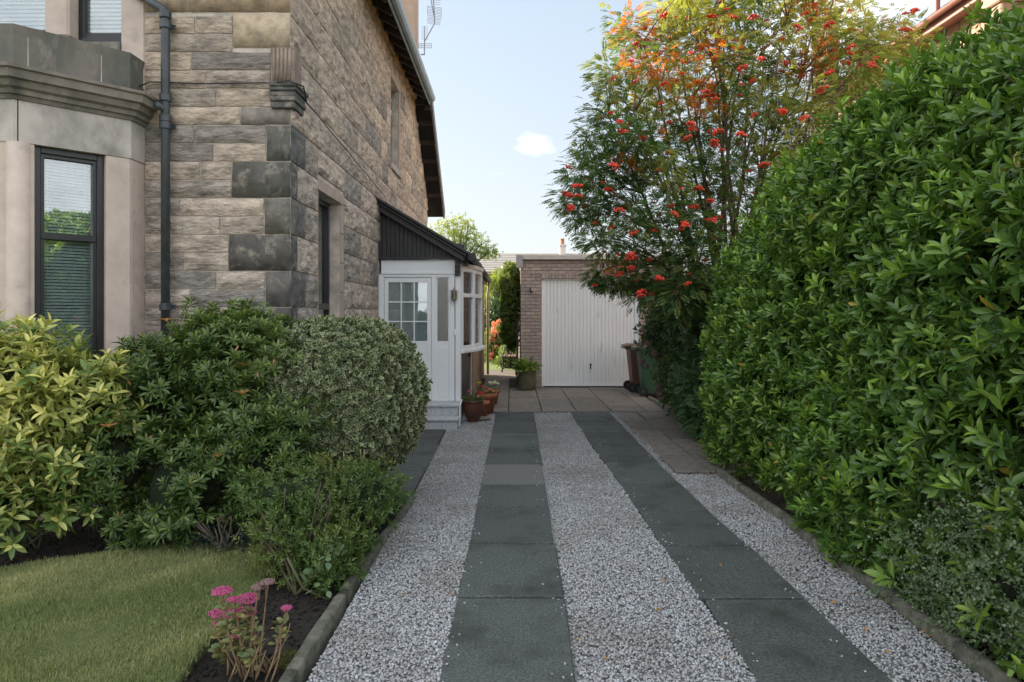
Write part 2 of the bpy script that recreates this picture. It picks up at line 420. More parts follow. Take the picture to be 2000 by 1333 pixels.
def leaf_tpl(L_=1.0, W=.3, fold=.10, droop=.12, segs=3, wide=.45):
    """leaf along +Y from the origin, face +Z. Returns V, F, margin"""
    V = [(0, 0, 0)]; mg = [.2]; F = []
    rows = []
    for i in range(1, segs + 1):
        t_ = i / (segs + 1)
        w = W / 2 * (math.sin(math.pi * t_ ** (math.log(.5) / math.log(wide))) ** .75)
        z = -droop * t_ * t_
        b = len(V)
        V += [(-w, t_ * L_, z + fold * w / W * 2), (0, t_ * L_, z), (w, t_ * L_, z + fold * w / W * 2)]
        mg += [1, 0, 1]; rows.append(b)
    V.append((0, L_, -droop)); mg.append(1); tp = len(V) - 1
    r = rows[0]; F += [(0, r + 1, r), (0, r + 2, r + 1)]
    for a, b in zip(rows[:-1], rows[1:]):
        F += [(a, a + 1, b + 1), (a, b + 1, b), (a + 1, a + 2, b + 2), (a + 1, b + 2, b + 1)]
    r = rows[-1]; F += [(r, r + 1, tp), (r + 1, r + 2, tp)]
    return np.array(V, float), np.array(F, int), np.array(mg, float)

def frames(D, U):
    """columns X,Y(dir),Z for direction D and approximate face normal U (n,3)"""
    D = D / (np.linalg.norm(D, axis=1, keepdims=True) + 1e-9)
    X = np.cross(D, U); X /= (np.linalg.norm(X, axis=1, keepdims=True) + 1e-9)
    Z = np.cross(X, D)
    return X, D, Z
def place(tpl, P, D, U, S, tint=None, keep_margin=True):
    V, F, mg = tpl[:3]
    X, Y, Z = frames(D, U)
    S = np.broadcast_to(np.asarray(S, float).reshape(-1, 1, 1) if np.ndim(S) else np.full((len(P), 1, 1), S), (len(P), 1, 1))
    W = (V[None, :, 0:1] * X[:, None, :] + V[None, :, 1:2] * Y[:, None, :] + V[None, :, 2:3] * Z[:, None, :]) * S + P[:, None, :]
    n = len(V)
    FF = F[None] + (np.arange(len(P)) * n)[:, None, None]
    ti = np.repeat(np.zeros(len(P)) if tint is None else tint, n)
    if len(tpl) > 3: ti = np.clip(ti + np.tile(tpl[3], len(P)), 0, 1)
    return W.reshape(-1, 3), FF.reshape(-1, 3), ti, np.tile(mg, len(P))
def merge(parts):
    Vs, Fs, T, Mg = [], [], [], []; b = 0
    for v, f, t_, m_ in parts:
        Vs.append(v); Fs.append(f + b); T.append(t_); Mg.append(m_); b += len(v)
    return np.concatenate(Vs), np.concatenate(Fs), np.concatenate(T), np.concatenate(Mg)

def sprig_leaves(nl, stem, lsize, spread=60, tips=3, seed=0, tiptint=.8):
    """list of (P, D, U, size, tint) for a shoot along +Y"""
    r = random.Random(seed); out = []
    for i in range(nl):
        t_ = i / (nl - 1)
        a = i * 2.4 + r.uniform(-.3, .3)
        sp = R(spread * (1 - .62 * t_) + r.uniform(-8, 8))
        side = Vector((math.cos(a), 0, math.sin(a)))
        D = side * math.sin(sp) + Vector((0, 1, 0)) * math.cos(sp)
        U = Vector((0, 1, 0)) * math.sin(sp) - side * math.cos(sp)
        s = lsize * (1 - .35 * abs(t_ - .45) * 1.6) * r.uniform(.85, 1.1)
        out.append((Vector((0, t_ * stem, 0)) + side * .002, D, U, s, tiptint * max(0, (i - (nl - tips)) / tips + r.uniform(0, .25)) if i >= nl - tips else r.uniform(0, .12)))
    return out
def sprig_tpl(leaf, leaves):
    P = np.array([l[0] for l in leaves]); D = np.array([l[1] for l in leaves]); U = np.array([l[2] for l in leaves])
    S = np.array([l[3] for l in leaves]); T = np.array([l[4] for l in leaves])
    V, F, ti, mg = place(leaf, P, D, U, S, T)
    return V, F, mg, ti

def tri_sample(V, F, n):
    A = V[F[:, 0]]; B = V[F[:, 1]]; C_ = V[F[:, 2]]
    N = np.cross(B - A, C_ - A); ar = np.linalg.norm(N, axis=1); N = N / (ar[:, None] + 1e-12)
    idx = rng.choice(len(F), n, p=ar / ar.sum())
    u = rng.random(n); v = rng.random(n); m_ = u + v > 1; u[m_] = 1 - u[m_]; v[m_] = 1 - v[m_]
    return A[idx] + u[:, None] * (B - A)[idx] + v[:, None] * (C_ - A)[idx], N[idx]
def snoise(P, f=1.0, seed=0):
    r = np.random.default_rng(seed); o = np.zeros(len(P))
    for k in range(7):
        d = r.normal(size=3); d /= np.linalg.norm(d)
        o += np.sin(P @ d * f * r.uniform(2.2, 5.5) + r.uniform(0, 6.28))
    return o / 3.2
def ico(sub=3):
    bm = bmesh.new(); bmesh.ops.create_icosphere(bm, subdivisions=sub, radius=1)
    V = np.array([v.co[:] for v in bm.verts]); F = np.array([[v.index for v in f.verts] for f in bm.faces]); bm.free()
    return V, F
ICO3 = ico(4); ICO1 = ico(1); ICO2 = ico(2)
def blob(c, r, amp=.12, f=1.0, seed=0, flat=None, power=2):
    V, F = ICO3; V = V.copy()
    if power != 2:
        s_ = (np.abs(V) ** power).sum(1) ** (1 / power); V = V / s_[:, None]
    V = V * (1 + amp * snoise(V * 1.6, f, seed)[:, None])
    V = V * np.array(r) + np.array(c)
    if flat is not None: V[:, 2] = np.maximum(V[:, 2], flat)
    return V, F
def rnd(n, k=3): return rng.normal(size=(n, k))
def foliage(name, surf, n, tpls, mt, parent, size=1.0, out=.6, up=.5, jit=.5, depth=(-.10, .03), tint=None, kind='stuff', facing=None, svar=.2, extra=None):
    """shoots from the surfaces surf=[(V,F)..], oriented outwards and up"""
    allp = []
    tot = []
    for (V, F) in surf:
        A = np.linalg.norm(np.cross(V[F[:, 1]] - V[F[:, 0]], V[F[:, 2]] - V[F[:, 0]]), axis=1).sum(); tot.append(A)
    tot = np.array(tot) / sum(tot)
    Ps, Ns = [], []
    for (V, F), w in zip(surf, tot):
        p, nn = tri_sample(V, F, max(1, int(n * w))); Ps.append(p); Ns.append(nn)
    P = np.concatenate(Ps); N = np.concatenate(Ns)
    if len(surf) > 1:   # drop points deep inside another blob: keep all, cheap
        pass
    if facing is not None:
        k = facing(P, N); P = P[k]; N = N[k]
    P = P + N * rng.uniform(depth[0], depth[1], (len(P), 1))
    D = N * out + np.array([0, 0, up]) + rnd(len(P)) * jit * .5
    U = rnd(len(P))
    S = size * rng.uniform(1 - svar, 1 + svar, len(P))
    ti = np.zeros(len(P)) if tint is None else tint(P)
    which = rng.integers(0, len(tpls), len(P))
    parts = [place(tp, P[which == k], D[which == k], U[which == k], S[which == k], ti[which == k]) for k, tp in enumerate(tpls) if (which == k).any()]
    if extra: parts += extra
    V, F, T, Mg = merge(parts)
    o = link(name, big_mesh(name, V, F, T, Mg), mt, parent)
    if kind: o['kind'] = kind
    return o
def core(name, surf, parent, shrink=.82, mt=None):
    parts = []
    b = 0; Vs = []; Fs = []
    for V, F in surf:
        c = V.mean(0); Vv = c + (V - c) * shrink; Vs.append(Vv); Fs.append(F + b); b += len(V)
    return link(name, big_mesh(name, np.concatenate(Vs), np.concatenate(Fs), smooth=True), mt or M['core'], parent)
# ------------------------------------------------------------------ ground
def in_poly(P, poly):
    x, y = P[:, 0], P[:, 1]; ins = np.zeros(len(P), bool); j = len(poly) - 1
    for i in range(len(poly)):
        xi, yi = poly[i]; xj, yj = poly[j]
        c = ((yi > y) != (yj > y)) & (x < (xj - xi) * (y - yi) / (yj - yi + 1e-12) + xi)
        ins ^= c; j = i
    return ins
def sheet(name, poly, z, m, kind='structure', th=.0):
    mb = MB()
    if th: mb.prism(poly, 'z', z - th, z)
    else: mb.add([(x, y, z) for x, y in poly], [tuple(range(len(poly)))])
    o = mb.build(name, m); o['kind'] = kind
    return o
M['ground'] = mat('rough_ground', (.05, .065, .025), (.07, .06, .04), rough=.95, scale=.6, space='world')
sheet('ground', [(-250, -250), (250, -250), (250, 400), (-250, 400)], -.10, M['ground'])
sheet('soil_bed', [(-9, 1), (-.97, 1), (-.97, 6.2), (-2.0, 6.6), (-9, 6.6)], -.035, M['soil'])
right_soil = sheet('soil_bed', [(2.17, 1), (9, 1), (9, 15.0), (2.66, 15.0), (2.66, 7.15), (2.17, 7.15)], -.03, M['soil'])
sheet('gravel_bed', [(-.93, 1), (2.13, 1), (2.13, 7.12), (1.7, 7.12), (1.7, 11.45), (-.93, 11.45)], -.030, M['bed'])

# driveway slabs
def slab_run(name, label, joints, left, right, m, special={}):
    """left/right give X for a Y; joints from near to far"""
    base = MB()
    pl = [(left(y) + .01, y) for y in joints] + [(right(y) - .01, y) for y in reversed(joints)]
    base.prism(pl, 'z', -.08, -.018)
    root = base.build(name, M['soil']); root['kind'] = 'structure'
    for i, (a, b) in enumerate(zip(joints[:-1], joints[1:])):
        g = .013
        d = [random.uniform(-.009, .009) for _ in range(4)]
        poly = [(left(a) + d[0], a + g), (right(a) + d[1], a + g + d[2] * .6), (right(b) + d[3], b - g), (left(b) + d[2], b - g)]
        mb = MB(); mb.prism(poly, 'z', -.05, 0)
        o = mb.build('slab', special.get(i, m), root, bevel=.007, loc=(0, 0, random.uniform(.0, .004)))
    return root
def interp(pts):
    ys = [p[1] for p in pts]; xs = [p[0] for p in pts]
    return lambda y: float(np.interp(y, ys, xs))
slab_run('left_slab_track', '', [1.2, 2.15, 3.06, 4.0, 4.93, 5.86, 6.63, 7.5, 8.5, 9.46, 10.45, 11.45],
         interp([(-.33, 1), (-.32, 3.08), (-.265, 11.5)]), interp([(.285, 1), (.292, 3.08), (.359, 11.5)]), M['slab'], {6: M['slab_light']})
slab_run('right_slab_track', '', [1.2, 2.15, 3.06, 3.98, 4.885, 5.76, 6.67, 7.6, 8.6, 9.5, 10.4, 11.45],
         interp([(1.10, 1), (1.10, 3.1), (1.113, 3.49), (1.09, 4.23), (1.064, 4.88), (1.05, 6.67), (.985, 8.47), (.973, 11.42)]),
         interp([(1.705, 1), (1.698, 3.08), (1.69, 3.97), (1.675, 4.54), (1.62, 6.57), (1.60, 8.13), (1.607, 11.42)]), M['slab'])
# patio before the garage and the slabs beside the hedge
def slab_grid(name, cells, m, base_poly):
    mb = MB(); mb.prism(base_poly, 'z', -.09, -.014)
    root = mb.build(name, M['soil']); root['kind'] = 'structure'
    for (x0, x1, y0, y1) in cells:
        g = .007
        mb = MB(); j = [random.uniform(-.006, .006) for _ in range(4)]
        mb.prism([(x0 + g + j[0], y0 + g), (x1 - g, y0 + g + j[1]), (x1 - g + j[2], y1 - g), (x0 + g, y1 - g + j[3])], 'z', -.05, 0)
        o = mb.build('slab', m, root, bevel=.006, loc=(0, 0, random.uniform(-.006, .005)))
    return root
cells = []
xs = [-.66, -.06, .50, 1.07, 1.66, 2.25, 2.6]
for i in range(len(xs) - 1):
    ys = [11.46, 12.4, 13.35, 14.3, 15.12] if i % 2 else [11.46, 12.05, 13.0, 13.9, 14.6, 15.12]
    if i == 0: ys = [11.46, 11.95, 12.45, 12.95, 13.5, 14.1, 14.7, 15.3, 15.9, 16.6, 17.3]
    for a, b in zip(ys[:-1], ys[1:]): cells.append((xs[i], xs[i + 1], a, b))
slab_grid('patio', cells, M['patio'], [(-.68, 11.45), (2.62, 11.45), (2.62, 15.12), (.1, 15.12), (.1, 17.3), (-.68, 17.3)])
cells = []
for a, b in zip([7.14, 7.95, 8.75, 9.6, 10.5], [7.95, 8.75, 9.6, 10.5, 11.43]): cells.append((1.69, 2.06, a, b))
for a, b in zip([7.14, 7.5, 8.1, 9.0, 9.9, 10.7], [7.5, 8.1, 9.0, 9.9, 10.7, 11.43]): cells.append((2.06, 2.66, a, b))
slab_grid('hedge_side_paving', cells, M['patio'], [(1.69, 7.13), (2.66, 7.13), (2.66, 11.43), (1.69, 11.43)])
# dark path from the doorstep
cells = [(-1.98, -1.45, 6.25, 7.2), (-1.45, -.9, 6.15, 7.2), (-1.98, -.9, 7.2, 8.63), (-1.98, -.93, 8.63, 9.76)]
slab_grid('doorstep_path', cells, M['slab'], [(-1.98, 6.2), (-.9, 6.1), (-.93, 9.76), (-1.98, 9.76)])

# gravel
OCTA = (np.array([(1, 0, 0), (-1, 0, 0), (0, 1, 0), (0, -1, 0), (0, 0, 1), (0, 0, -1)], float), np.array([(0, 2, 4), (2, 1, 4), (1, 3, 4), (3, 0, 4), (2, 0, 5), (1, 2, 5), (3, 1, 5), (0, 3, 5)]))
def gravel(name, regions, z0=-.022):
    tp = []
    for k in range(14):
        V, F = ICO1 if k < 10 else OCTA
        r = np.random.default_rng(100 + k)
        Vv = V * (1 + r.uniform(-.24, .24, (len(V), 1)))
        Vv = Vv * np.array([1.0, r.uniform(.6, .85), r.uniform(.42, .65)])
        tp.append((Vv, F, np.zeros(len(V))))
    parts = []
    for poly, dens in regions:
        poly = np.array(poly); lo = poly.min(0); hi = poly.max(0)
        n = int((hi - lo).prod() * dens)
        P = rng.uniform(lo, hi, (n, 2)); P = P[in_poly(P, poly.tolist())]
        n = len(P)
        z = z0 + rng.uniform(.002, .018, n) + .007 * snoise(np.c_[P, np.zeros(n)], .9, 5)
        P3 = np.c_[P, z]
        S = rng.uniform(.0062, .0118, n) * (1 + .25 * (P[:, 1].mean() > 6.5))
        D = rnd(n); D[:, 2] *= .5; U = rnd(n) * .45 + np.array([0, 0, 1.0])
        w = rng.integers(0, 10, n) if P[:, 1].mean() < 6.5 else rng.integers(10, 14, n)
        for k in range(len(tp)):
            q = w == k
            if q.any(): parts.append(place(tp[k], P3[q], D[q], U[q], S[q]))
    # strays kicked onto the slabs
    n = 200; e = rng.integers(0, 4, n); yy_ = rng.uniform(2.6, 9, n); off = np.abs(rng.normal(0, .05, n))
    ex = np.where(e == 0, -.31 + off, np.where(e == 1, .30 - off, np.where(e == 2, 1.09 + off, 1.66 - off)))
    parts.append(place(tp[3], np.c_[ex, yy_, np.full(n, .004)], rnd(n), rnd(n) * .4 + np.array([0, 0, 1.0]), rng.uniform(.004, .009, n)))
    V, F, T, Mg = merge(parts); print('gravel', len(F))
    m = bpy.data.materials.new('gravel_stone'); m.use_nodes = True
    n_ = m.node_tree.nodes; l = m.node_tree.links; p = n_['Principled BSDF']
    g = n_.new('ShaderNodeNewGeometry'); cr = n_.new('ShaderNodeValToRGB'); el = cr.color_ramp.elements
    el[0].position = 0; el[0].color = (.28, .285, .29, 1); el[1].position = 1; el[1].color = (.58, .60, .62, 1)
    for pos, c in ((.15, (.35, .36, .37)), (.32, (.45, .46, .465)), (.5, (.37, .355, .35)), (.62, (.49, .505, .52)), (.75, (.36, .32, .305)), (.86, (.42, .435, .45))):
        e = cr.color_ramp.elements.new(pos); e.color = (*c, 1)
    l.new(g.outputs['Random Per Island'], cr.inputs[0]); 
    nzg = n_.new('ShaderNodeTexNoise'); nzg.inputs['Scale'].default_value = 1.6; nzg.inputs['Detail'].default_value = 6
    l.new(g.outputs['Position'], nzg.inputs['Vector'])
    mrg = n_.new('ShaderNodeMapRange'); mrg.inputs[1].default_value = .45; mrg.inputs[2].default_value = .75
    l.new(nzg.outputs['Fac'], mrg.inputs[0])
    mxg = n_.new('ShaderNodeMixRGB'); mxg.blend_type = 'MULTIPLY'; mxg.inputs['Color2'].default_value = (.72, .68, .62, 1)
    l.new(mrg.outputs[0], mxg.inputs['Fac']); l.new(cr.outputs[0], mxg.inputs['Color1']); l.new(mxg.outputs[0], p.inputs['Base Color'])
    p.inputs['Roughness'].default_value = .8
    o = link(name, big_mesh(name, V, F), m)
    tag(o, 'loose pale grey gravel between the slab tracks of the drive', 'gravel', kind='stuff')
    return o
lt = lambda y: float(np.interp(y, [1, 3.08, 11.5], [-.33, -.32, -.265]))
D1 = 6200
gravel('gravel', [
    ([(-.93, 2.3), (-.325, 2.3), (-.30, 6.2), (-.90, 6.2)], D1), ([(-.88, 6.2), (-.30, 6.2), (-.27, 9.76), (-.92, 9.76)], 3600),
    ([(-.75, 9.76), (-.27, 9.76), (-.265, 11.43), (-.66, 11.43)], 3000),
    ([(.29, 2.3), (1.10, 2.3), (1.10, 3.5), (1.06, 4.9), (1.05, 6.6), (.335, 6.6)], D1), ([(.335, 6.6), (1.05, 6.6), (.985, 8.5), (.973, 11.43), (.36, 11.43)], 3300),
    ([(1.705, 2.3), (2.13, 2.3), (2.13, 7.1), (1.62, 7.1), (1.62, 6.57), (1.68, 4.5)], D1), ([(1.60, 7.1), (1.70, 7.1), (1.72, 11.43), (1.61, 11.43)], 3300)])

# kerbs
def kerb(name, label, pts, w, h, lens, tilt=.02):
    root = empty(name, (pts[0][0], pts[0][1], 0), label, 'edging')
    tot = 0; segs = []
    for (x0, y0), (x1, y1) in zip(pts[:-1], pts[1:]):
        mb = MB(); L_ = math.hypot(x1 - x0, y1 - y0); n = 8; a = math.atan2(y1 - y0, x1 - x0)
        px, py = -math.sin(a), math.cos(a)
        prof = [(-w / 2, -.1), (-w / 2, h * .72), (-w * .34, h * .95), (0, h), (w * .34, h * .95), (w / 2, h * .72), (w / 2, -.1)]
        b = len(mb.v)
        for i in range(n + 1):
            t_ = (i / n) * (1 - .012 / L_) + .006 / L_
            cx = x0 + (x1 - x0) * t_; cy = y0 + (y1 - y0) * t_
            for (u, z) in prof:
                q = mn.noise(Vector((cx * 9, cy * 9, u * 30 + z * 30))) * .013
                mb.v.append((cx + px * (u + q) - pts[0][0], cy + py * (u + q) - pts[0][1], z + q * .8))
        k = len(prof)
        for i in range(n):
            for j in range(k - 1):
                mb.f.append((b + i * k + j, b + i * k + j + 1, b + (i + 1) * k + j + 1, b + (i + 1) * k + j))
        mb.f.append(tuple(range(b, b + k))); mb.f.append(tuple(range(b + n * k, b + n * k + k)))
        mb.build('edging_stone', M['kerb'], root, smooth=True)
    return root
kerb('bed_edging', 'rounded concrete edging between the planted bed and left gravel', [(-1.0, 1.3), (-1.005, 2.25), (-1.0, 3.14), (-.985, 4.05), (-.955, 4.95), (-.895, 5.6), (-.885, 6.12)], .058, .030, .9)
kerb('hedge_edging', 'low concrete edging between right gravel and the hedge', [(2.16, 1.5), (2.17, 2.45), (2.175, 3.35), (2.17, 3.9), (2.18, 4.05), (2.14, 4.75), (2.16, 5.5), (2.12, 6.4), (2.12, 7.1)], .07, .06, .9)
kerb('patio_edging', 'concrete edging beside the patio under the hydrangea', [(2.64, 9.6), (2.64, 10.5), (2.63, 11.4), (2.62, 12.3), (2.62, 13.2)], .08, .05, .9)

# lawn
lawn_poly = [(-9, 1.0), (-1.46, 1.0), (-1.47, 2.6), (-1.49, 3.08), (-1.515, 3.4), (-1.52, 3.75), (-1.52, 4.2), (-1.57, 4.55), (-1.66, 4.80), (-1.81, 4.93), (-2.1, 4.90), (-2.4, 4.84), (-2.85, 4.63), (-3.27, 4.41), (-3.9, 4.2), (-9, 4.0)]
lawn = sheet('lawn', lawn_poly, .015, M['lawnbase'], th=.10)
lo = np.array([-4.6, 2.6]); hi = np.array([-1.44, 4.98])
n = 200000
P = rng.uniform(lo, hi + np.array([.05, .05]), (n, 2)); P = P[in_poly(P + rng.normal(0, .016, P.shape), lawn_poly)]
P = P[P[:, 0] > -.80 * P[:, 1] - .25]
n = len(P)
gt = (np.array([(-.0022, 0, 0), (.0022, 0, 0), (.0015, .6, .04), (-.0015, .6, .04), (0, 1, .16)]) * np.array([1, 1, 1]), np.array([(0, 1, 2), (0, 2, 3), (3, 2, 4)]), np.zeros(5))
Vg = gt[0].copy(); Vg[:, 0] *= 36
dens = snoise(np.c_[P, np.zeros(n)], 1.2, 3)
Dg = np.c_[rnd(n, 2) * .42, np.ones(n)]
V, F, T, Mg = place((Vg, gt[1], gt[2]), np.c_[P, np.full(n, .012)], Dg, np.c_[rnd(n, 2), np.zeros(n)], rng.uniform(.016, .034, n) * (1 + .3 * snoise(np.c_[P, np.zeros(n)], 3.5, 12)), np.clip(rng.uniform(-.4, .6, n) + .32 * dens + .3 * snoise(np.c_[P, np.zeros(n)], 4, 9), 0, 1))
g = link('grass', big_mesh('grass', V, F, T), L['grass']); tag(g, 'short mown grass of the front lawn', 'grass', kind='stuff')

# ------------------------------------------------------------------ stone house
XG, YF = -2.0, 6.25
ZT = 6.08
house = empty('stone_house', (XG, YF, 0), 'large weathered sandstone house with bay window and tall side wall', 'house')
def hp(o):      # parent that keeps world coordinates
    o.parent = house; o.location = Vector(o.location) - Vector(house.location); return o
def hb(mb, name, m, smooth=False, bevel=0):
    return hp(mb.build(name, m, None, smooth, bevel))
def stone_mesh(w, h, rock, nu, nv, off):
    """stone face in local X (0..w), Z (0..h), proud along -Y"""
    V = []; F = []
    for j in range(nv + 1):
        for i in range(nu + 1):
            u = i / nu; v = j / nv
            e = min(min(u, 1 - u) * w, min(v, 1 - v) * h)
            k = min(1, e / .03)
            jx = (random.random() - .5) * .35 * w / nu if 0 < i < nu else 0
            jz = (random.random() - .5) * .35 * h / nv if 0 < j < nv else 0
            x = u * w + jx; z = v * h + jz
            if i in (0, nu): x += random.uniform(-.004, .004)
            if j in (0, nv): z += random.uniform(-.004, .004)
            if rock:
                q = mn.fractal(Vector((x * 5 + off, 0, z * 8 + off * .7)), 1.0, 2.1, 4) * .9
                q2 = mn.noise(Vector((x * 14 + off, 5, z * 22))) * .5
                d = k * (.016 + rock * max(-.35, q + q2 * .5))
            else:
                d = .004 * min(1, k * 2) + .0015 * mn.noise(Vector((x * 9 + off, 0, z * 9)))
            V.append((x, -.008 - d, z))
    nf = (nu + 1)
    for j in range(nv):
        for i in range(nu):
            a = j * nf + i; F.append((a, a + 1, a + nf + 1, a + nf))
    # side skirt back to the mortar
    ring = [i for i in range(nf)] + [j * nf + nu for j in range(1, nv + 1)] + [nv * nf + i for i in range(nu - 1, -1, -1)] + [j * nf for j in range(nv - 1, 0, -1)]
    b = len(V)
    for r_ in ring: V.append((V[r_][0], .01, V[r_][2]))
    for k in range(len(ring)):
        k2 = (k + 1) % len(ring)
        F.append((ring[k], b + k, b + k2, ring[k2]))
    me = bpy.data.meshes.new('stone'); me.from_pydata(V, [], F)
    me.polygons.foreach_set('use_smooth', [True] * len(me.polygons)) if not rock else None
    me.update()
    return me
def stone_col(z, y=0, quoin=False):
    # buff sandstone, browner higher up, greyer low down
    t_ = min(1, max(0, (z - 1.2) / 4.2))
    base = Vector((.63, .54, .465)).lerp(Vector((.77, .61, .455)), t_)
    grey = Vector((.30, .285, .26))
    k = random.random()
    g_ = .85 if k < .20 - .14 * t_ else (.45 if k < .5 - .25 * t_ else random.uniform(0, .22))
    c = base.lerp(grey, g_ * .9)
    c *= random.uniform(.86, 1.12)
    return (*c, 1)
GAP = .006
def add_stone(parent, org, face, u0, u1, z0, z1, rock, m, col):
    w = u1 - u0 - 2 * GAP; h = z1 - z0 - 2 * GAP
    if w < .03 or h < .03: return
    nu = max(3, min(12, int(w / .06))) if rock else 3; nv = max(3, min(7, int(h / .05))) if rock else 2
    me = stone_mesh(w, h, rock, nu, nv, random.uniform(0, 50))
    o = link('stone', me, m, parent)
    if face == 'front': o.location = (u0 + GAP - org[0], 0 - org[1], z0 + GAP - org[2])
    else:
        o.rotation_euler = (0, 0, R(90)); o.location = (0 - org[0], u0 + GAP - org[1], z0 + GAP - org[2])
    o.color = col
    return o
def fill_row(rects, z0, z1, u0, u1, lens, holes, seed=None):
    """stones of one course; openings cut them, and a course only partly crossed by an opening keeps the rest of its height"""
    segs = [(u0, u1, z0, z1)]
    for (a, b, c, d) in holes:
        ns = []
        for (s, e, lo_, hi_) in segs:
            if d <= lo_ + .02 or c >= hi_ - .02 or b <= s or a >= e: ns.append((s, e, lo_, hi_)); continue
            if a > s: ns.append((s, a, lo_, hi_))
            if b < e: ns.append((b, e, lo_, hi_))
            m0, m1 = max(s, a), min(e, b)
            if hi_ - d > .04: ns.append((m0, m1, d, hi_))
            if c - lo_ > .04: ns.append((m0, m1, lo_, c))
        segs = ns
    for (s, e, lo_, hi_) in segs:
        x = s
        while x < e - .01:
            w = random.uniform(*lens)
            if e - (x + w) < lens[0] * .7: w = e - x
            w = min(w, e - x)
            rects.append((x, x + w, lo_, hi_)); x += w
Z0 = PZ(245, YF); RH = 35.6 * YF / 1350
# front wall: X -3.32..XG
XB = PX(283, YF)
fw = MB().box(XB - .1, XG - .012, YF + .003, YF + .35, -.1, ZT - .1)
front = hb(fw, 'front_wall', M['mortar'])
forg = (0, -YF, 0)
# quoins: (left px, z rows from Z0)
holes = []
qcols = [(.085, .088, .082), (.075, .075, .07), (.105, .10, .092), (.07, .068, .065), (.09, .088, .084), (.065, .064, .06), (.10, .095, .09), (.1, .095, .085), (.12, .11, .1), (.1, .09, .08)]
for k in range(10):
    zt = Z0 - 2 * RH * k; zb = zt - 2 * RH
    lx = PX((520, 453, 516, 447, 518, 455)[k % 6], YF)
    c = qcols[k]
    add_stone(front, forg, 'front', lx, XG + .0, max(zb, 0), zt, 0, M['quoin'], (*[v * 1.6 * k_ for v, k_ in zip(c, (1.06, 1.0, .93))], 1)) if zb > -.3 else None
    holes.append((lx, XG, zb, zt))
# upper special blocks
holes.append((PX(530, YF), XG, Z0 + RH, PZ(95, YF)))
holes.append((PX(455, YF), XG, PZ(94, YF), PZ(25, YF)))
holes.append((PX(490, YF), XG, Z0, Z0 + RH))
add_stone(front, forg, 'front', PX(455, YF), XG, PZ(94, YF), PZ(25, YF), 0, M['quoin'], (.56, .44, .31, 1))
add_stone(front, forg, 'front', PX(470, YF), XG, Z0, Z0 + RH, 0, M['quoin'], (.28, .245, .21, 1))
rects = []
k = 20
zlist = [Z0 + RH * j for j in range(-20, 14)]
for z in zlist:
    if z < -.05 or z > PZ(25, YF) - .02 + 0: continue
    z1 = min(z + RH, PZ(25, YF))
    fill_row(rects, z, z1, XB + .0, XG, (.28, .85), holes + [(PX(470, YF), XG, Z0, Z0 + RH)])
for (a, b, c, d) in rects:
    o = add_stone(front, forg, 'front', a, b, c, d, .020, M['stone'], stone_col(c + .9))
# band course under the eaves
for a, b in ((XB, PX(372, YF)), (PX(372, YF), PX(520, YF)), (PX(520, YF), XG)):
    add_stone(front, forg, 'front', a, b, PZ(25, YF), PZ(-40, YF), 0, M['quoin'], (.42, .31, .20, 1))
rects = []
for z in [PZ(-40, YF) + .3 * j for j in range(0, 6)]:
    if z + .3 < ZT: fill_row(rects, z, z + .3, XB, XG, (.3, .7), [])
for (a, b, c, d) in rects: add_stone(front, forg, 'front', a, b, c, d, .03, M['stone'], stone_col(c))

# side wall along Y at XG, facing +X
YE = 16.25
LW = (2.0 * 1350 / 380, 2.0 * 1350 / 336)       # lower window 7.1..8.04
LWZ = (.85, PZ(372, LW[0]))
UW = (2.0 * 1350 / 237.5, 2.0 * 1350 / 222)      # upper window
UWZ = (PZ(318, UW[0]), PZ(150, UW[0]))
side = MB()
# backing with openings: pieces
def wall_with_holes(mb, y0, y1, z0, z1, hs, x0, x1):
    ys = sorted({y0, y1, *[h[0] for h in hs], *[h[1] for h in hs]}); zs = sorted({z0, z1, *[h[2] for h in hs], *[h[3] for h in hs]})
    for a, b in zip(ys[:-1], ys[1:]):
        for c, d in zip(zs[:-1], zs[1:]):
            cy, cz = (a + b) / 2, (c + d) / 2
            if any(h[0] < cy < h[1] and h[2] < cz < h[3] for h in hs): continue
            mb.box(x0, x1, a, b, c, d)
hs = [(LW[0], LW[1], *LWZ), (UW[0], UW[1], *UWZ)]
wall_with_holes(side, YF + .005, 14.0, -.1, ZT, hs, XG - .4, XG - .004)
side.prism([(14.0, -.1), (YE, -.1), (YE, 4.42), (14.0, ZT)], 'x', XG - .4, XG - .004)
sw = hb(side, 'side_wall', M['mortar'])
sorg = (-XG, 0, 0)
rects = []
RH2 = 2 * RH
zz = [Z0 + RH2 * j for j in range(-9, 10)]
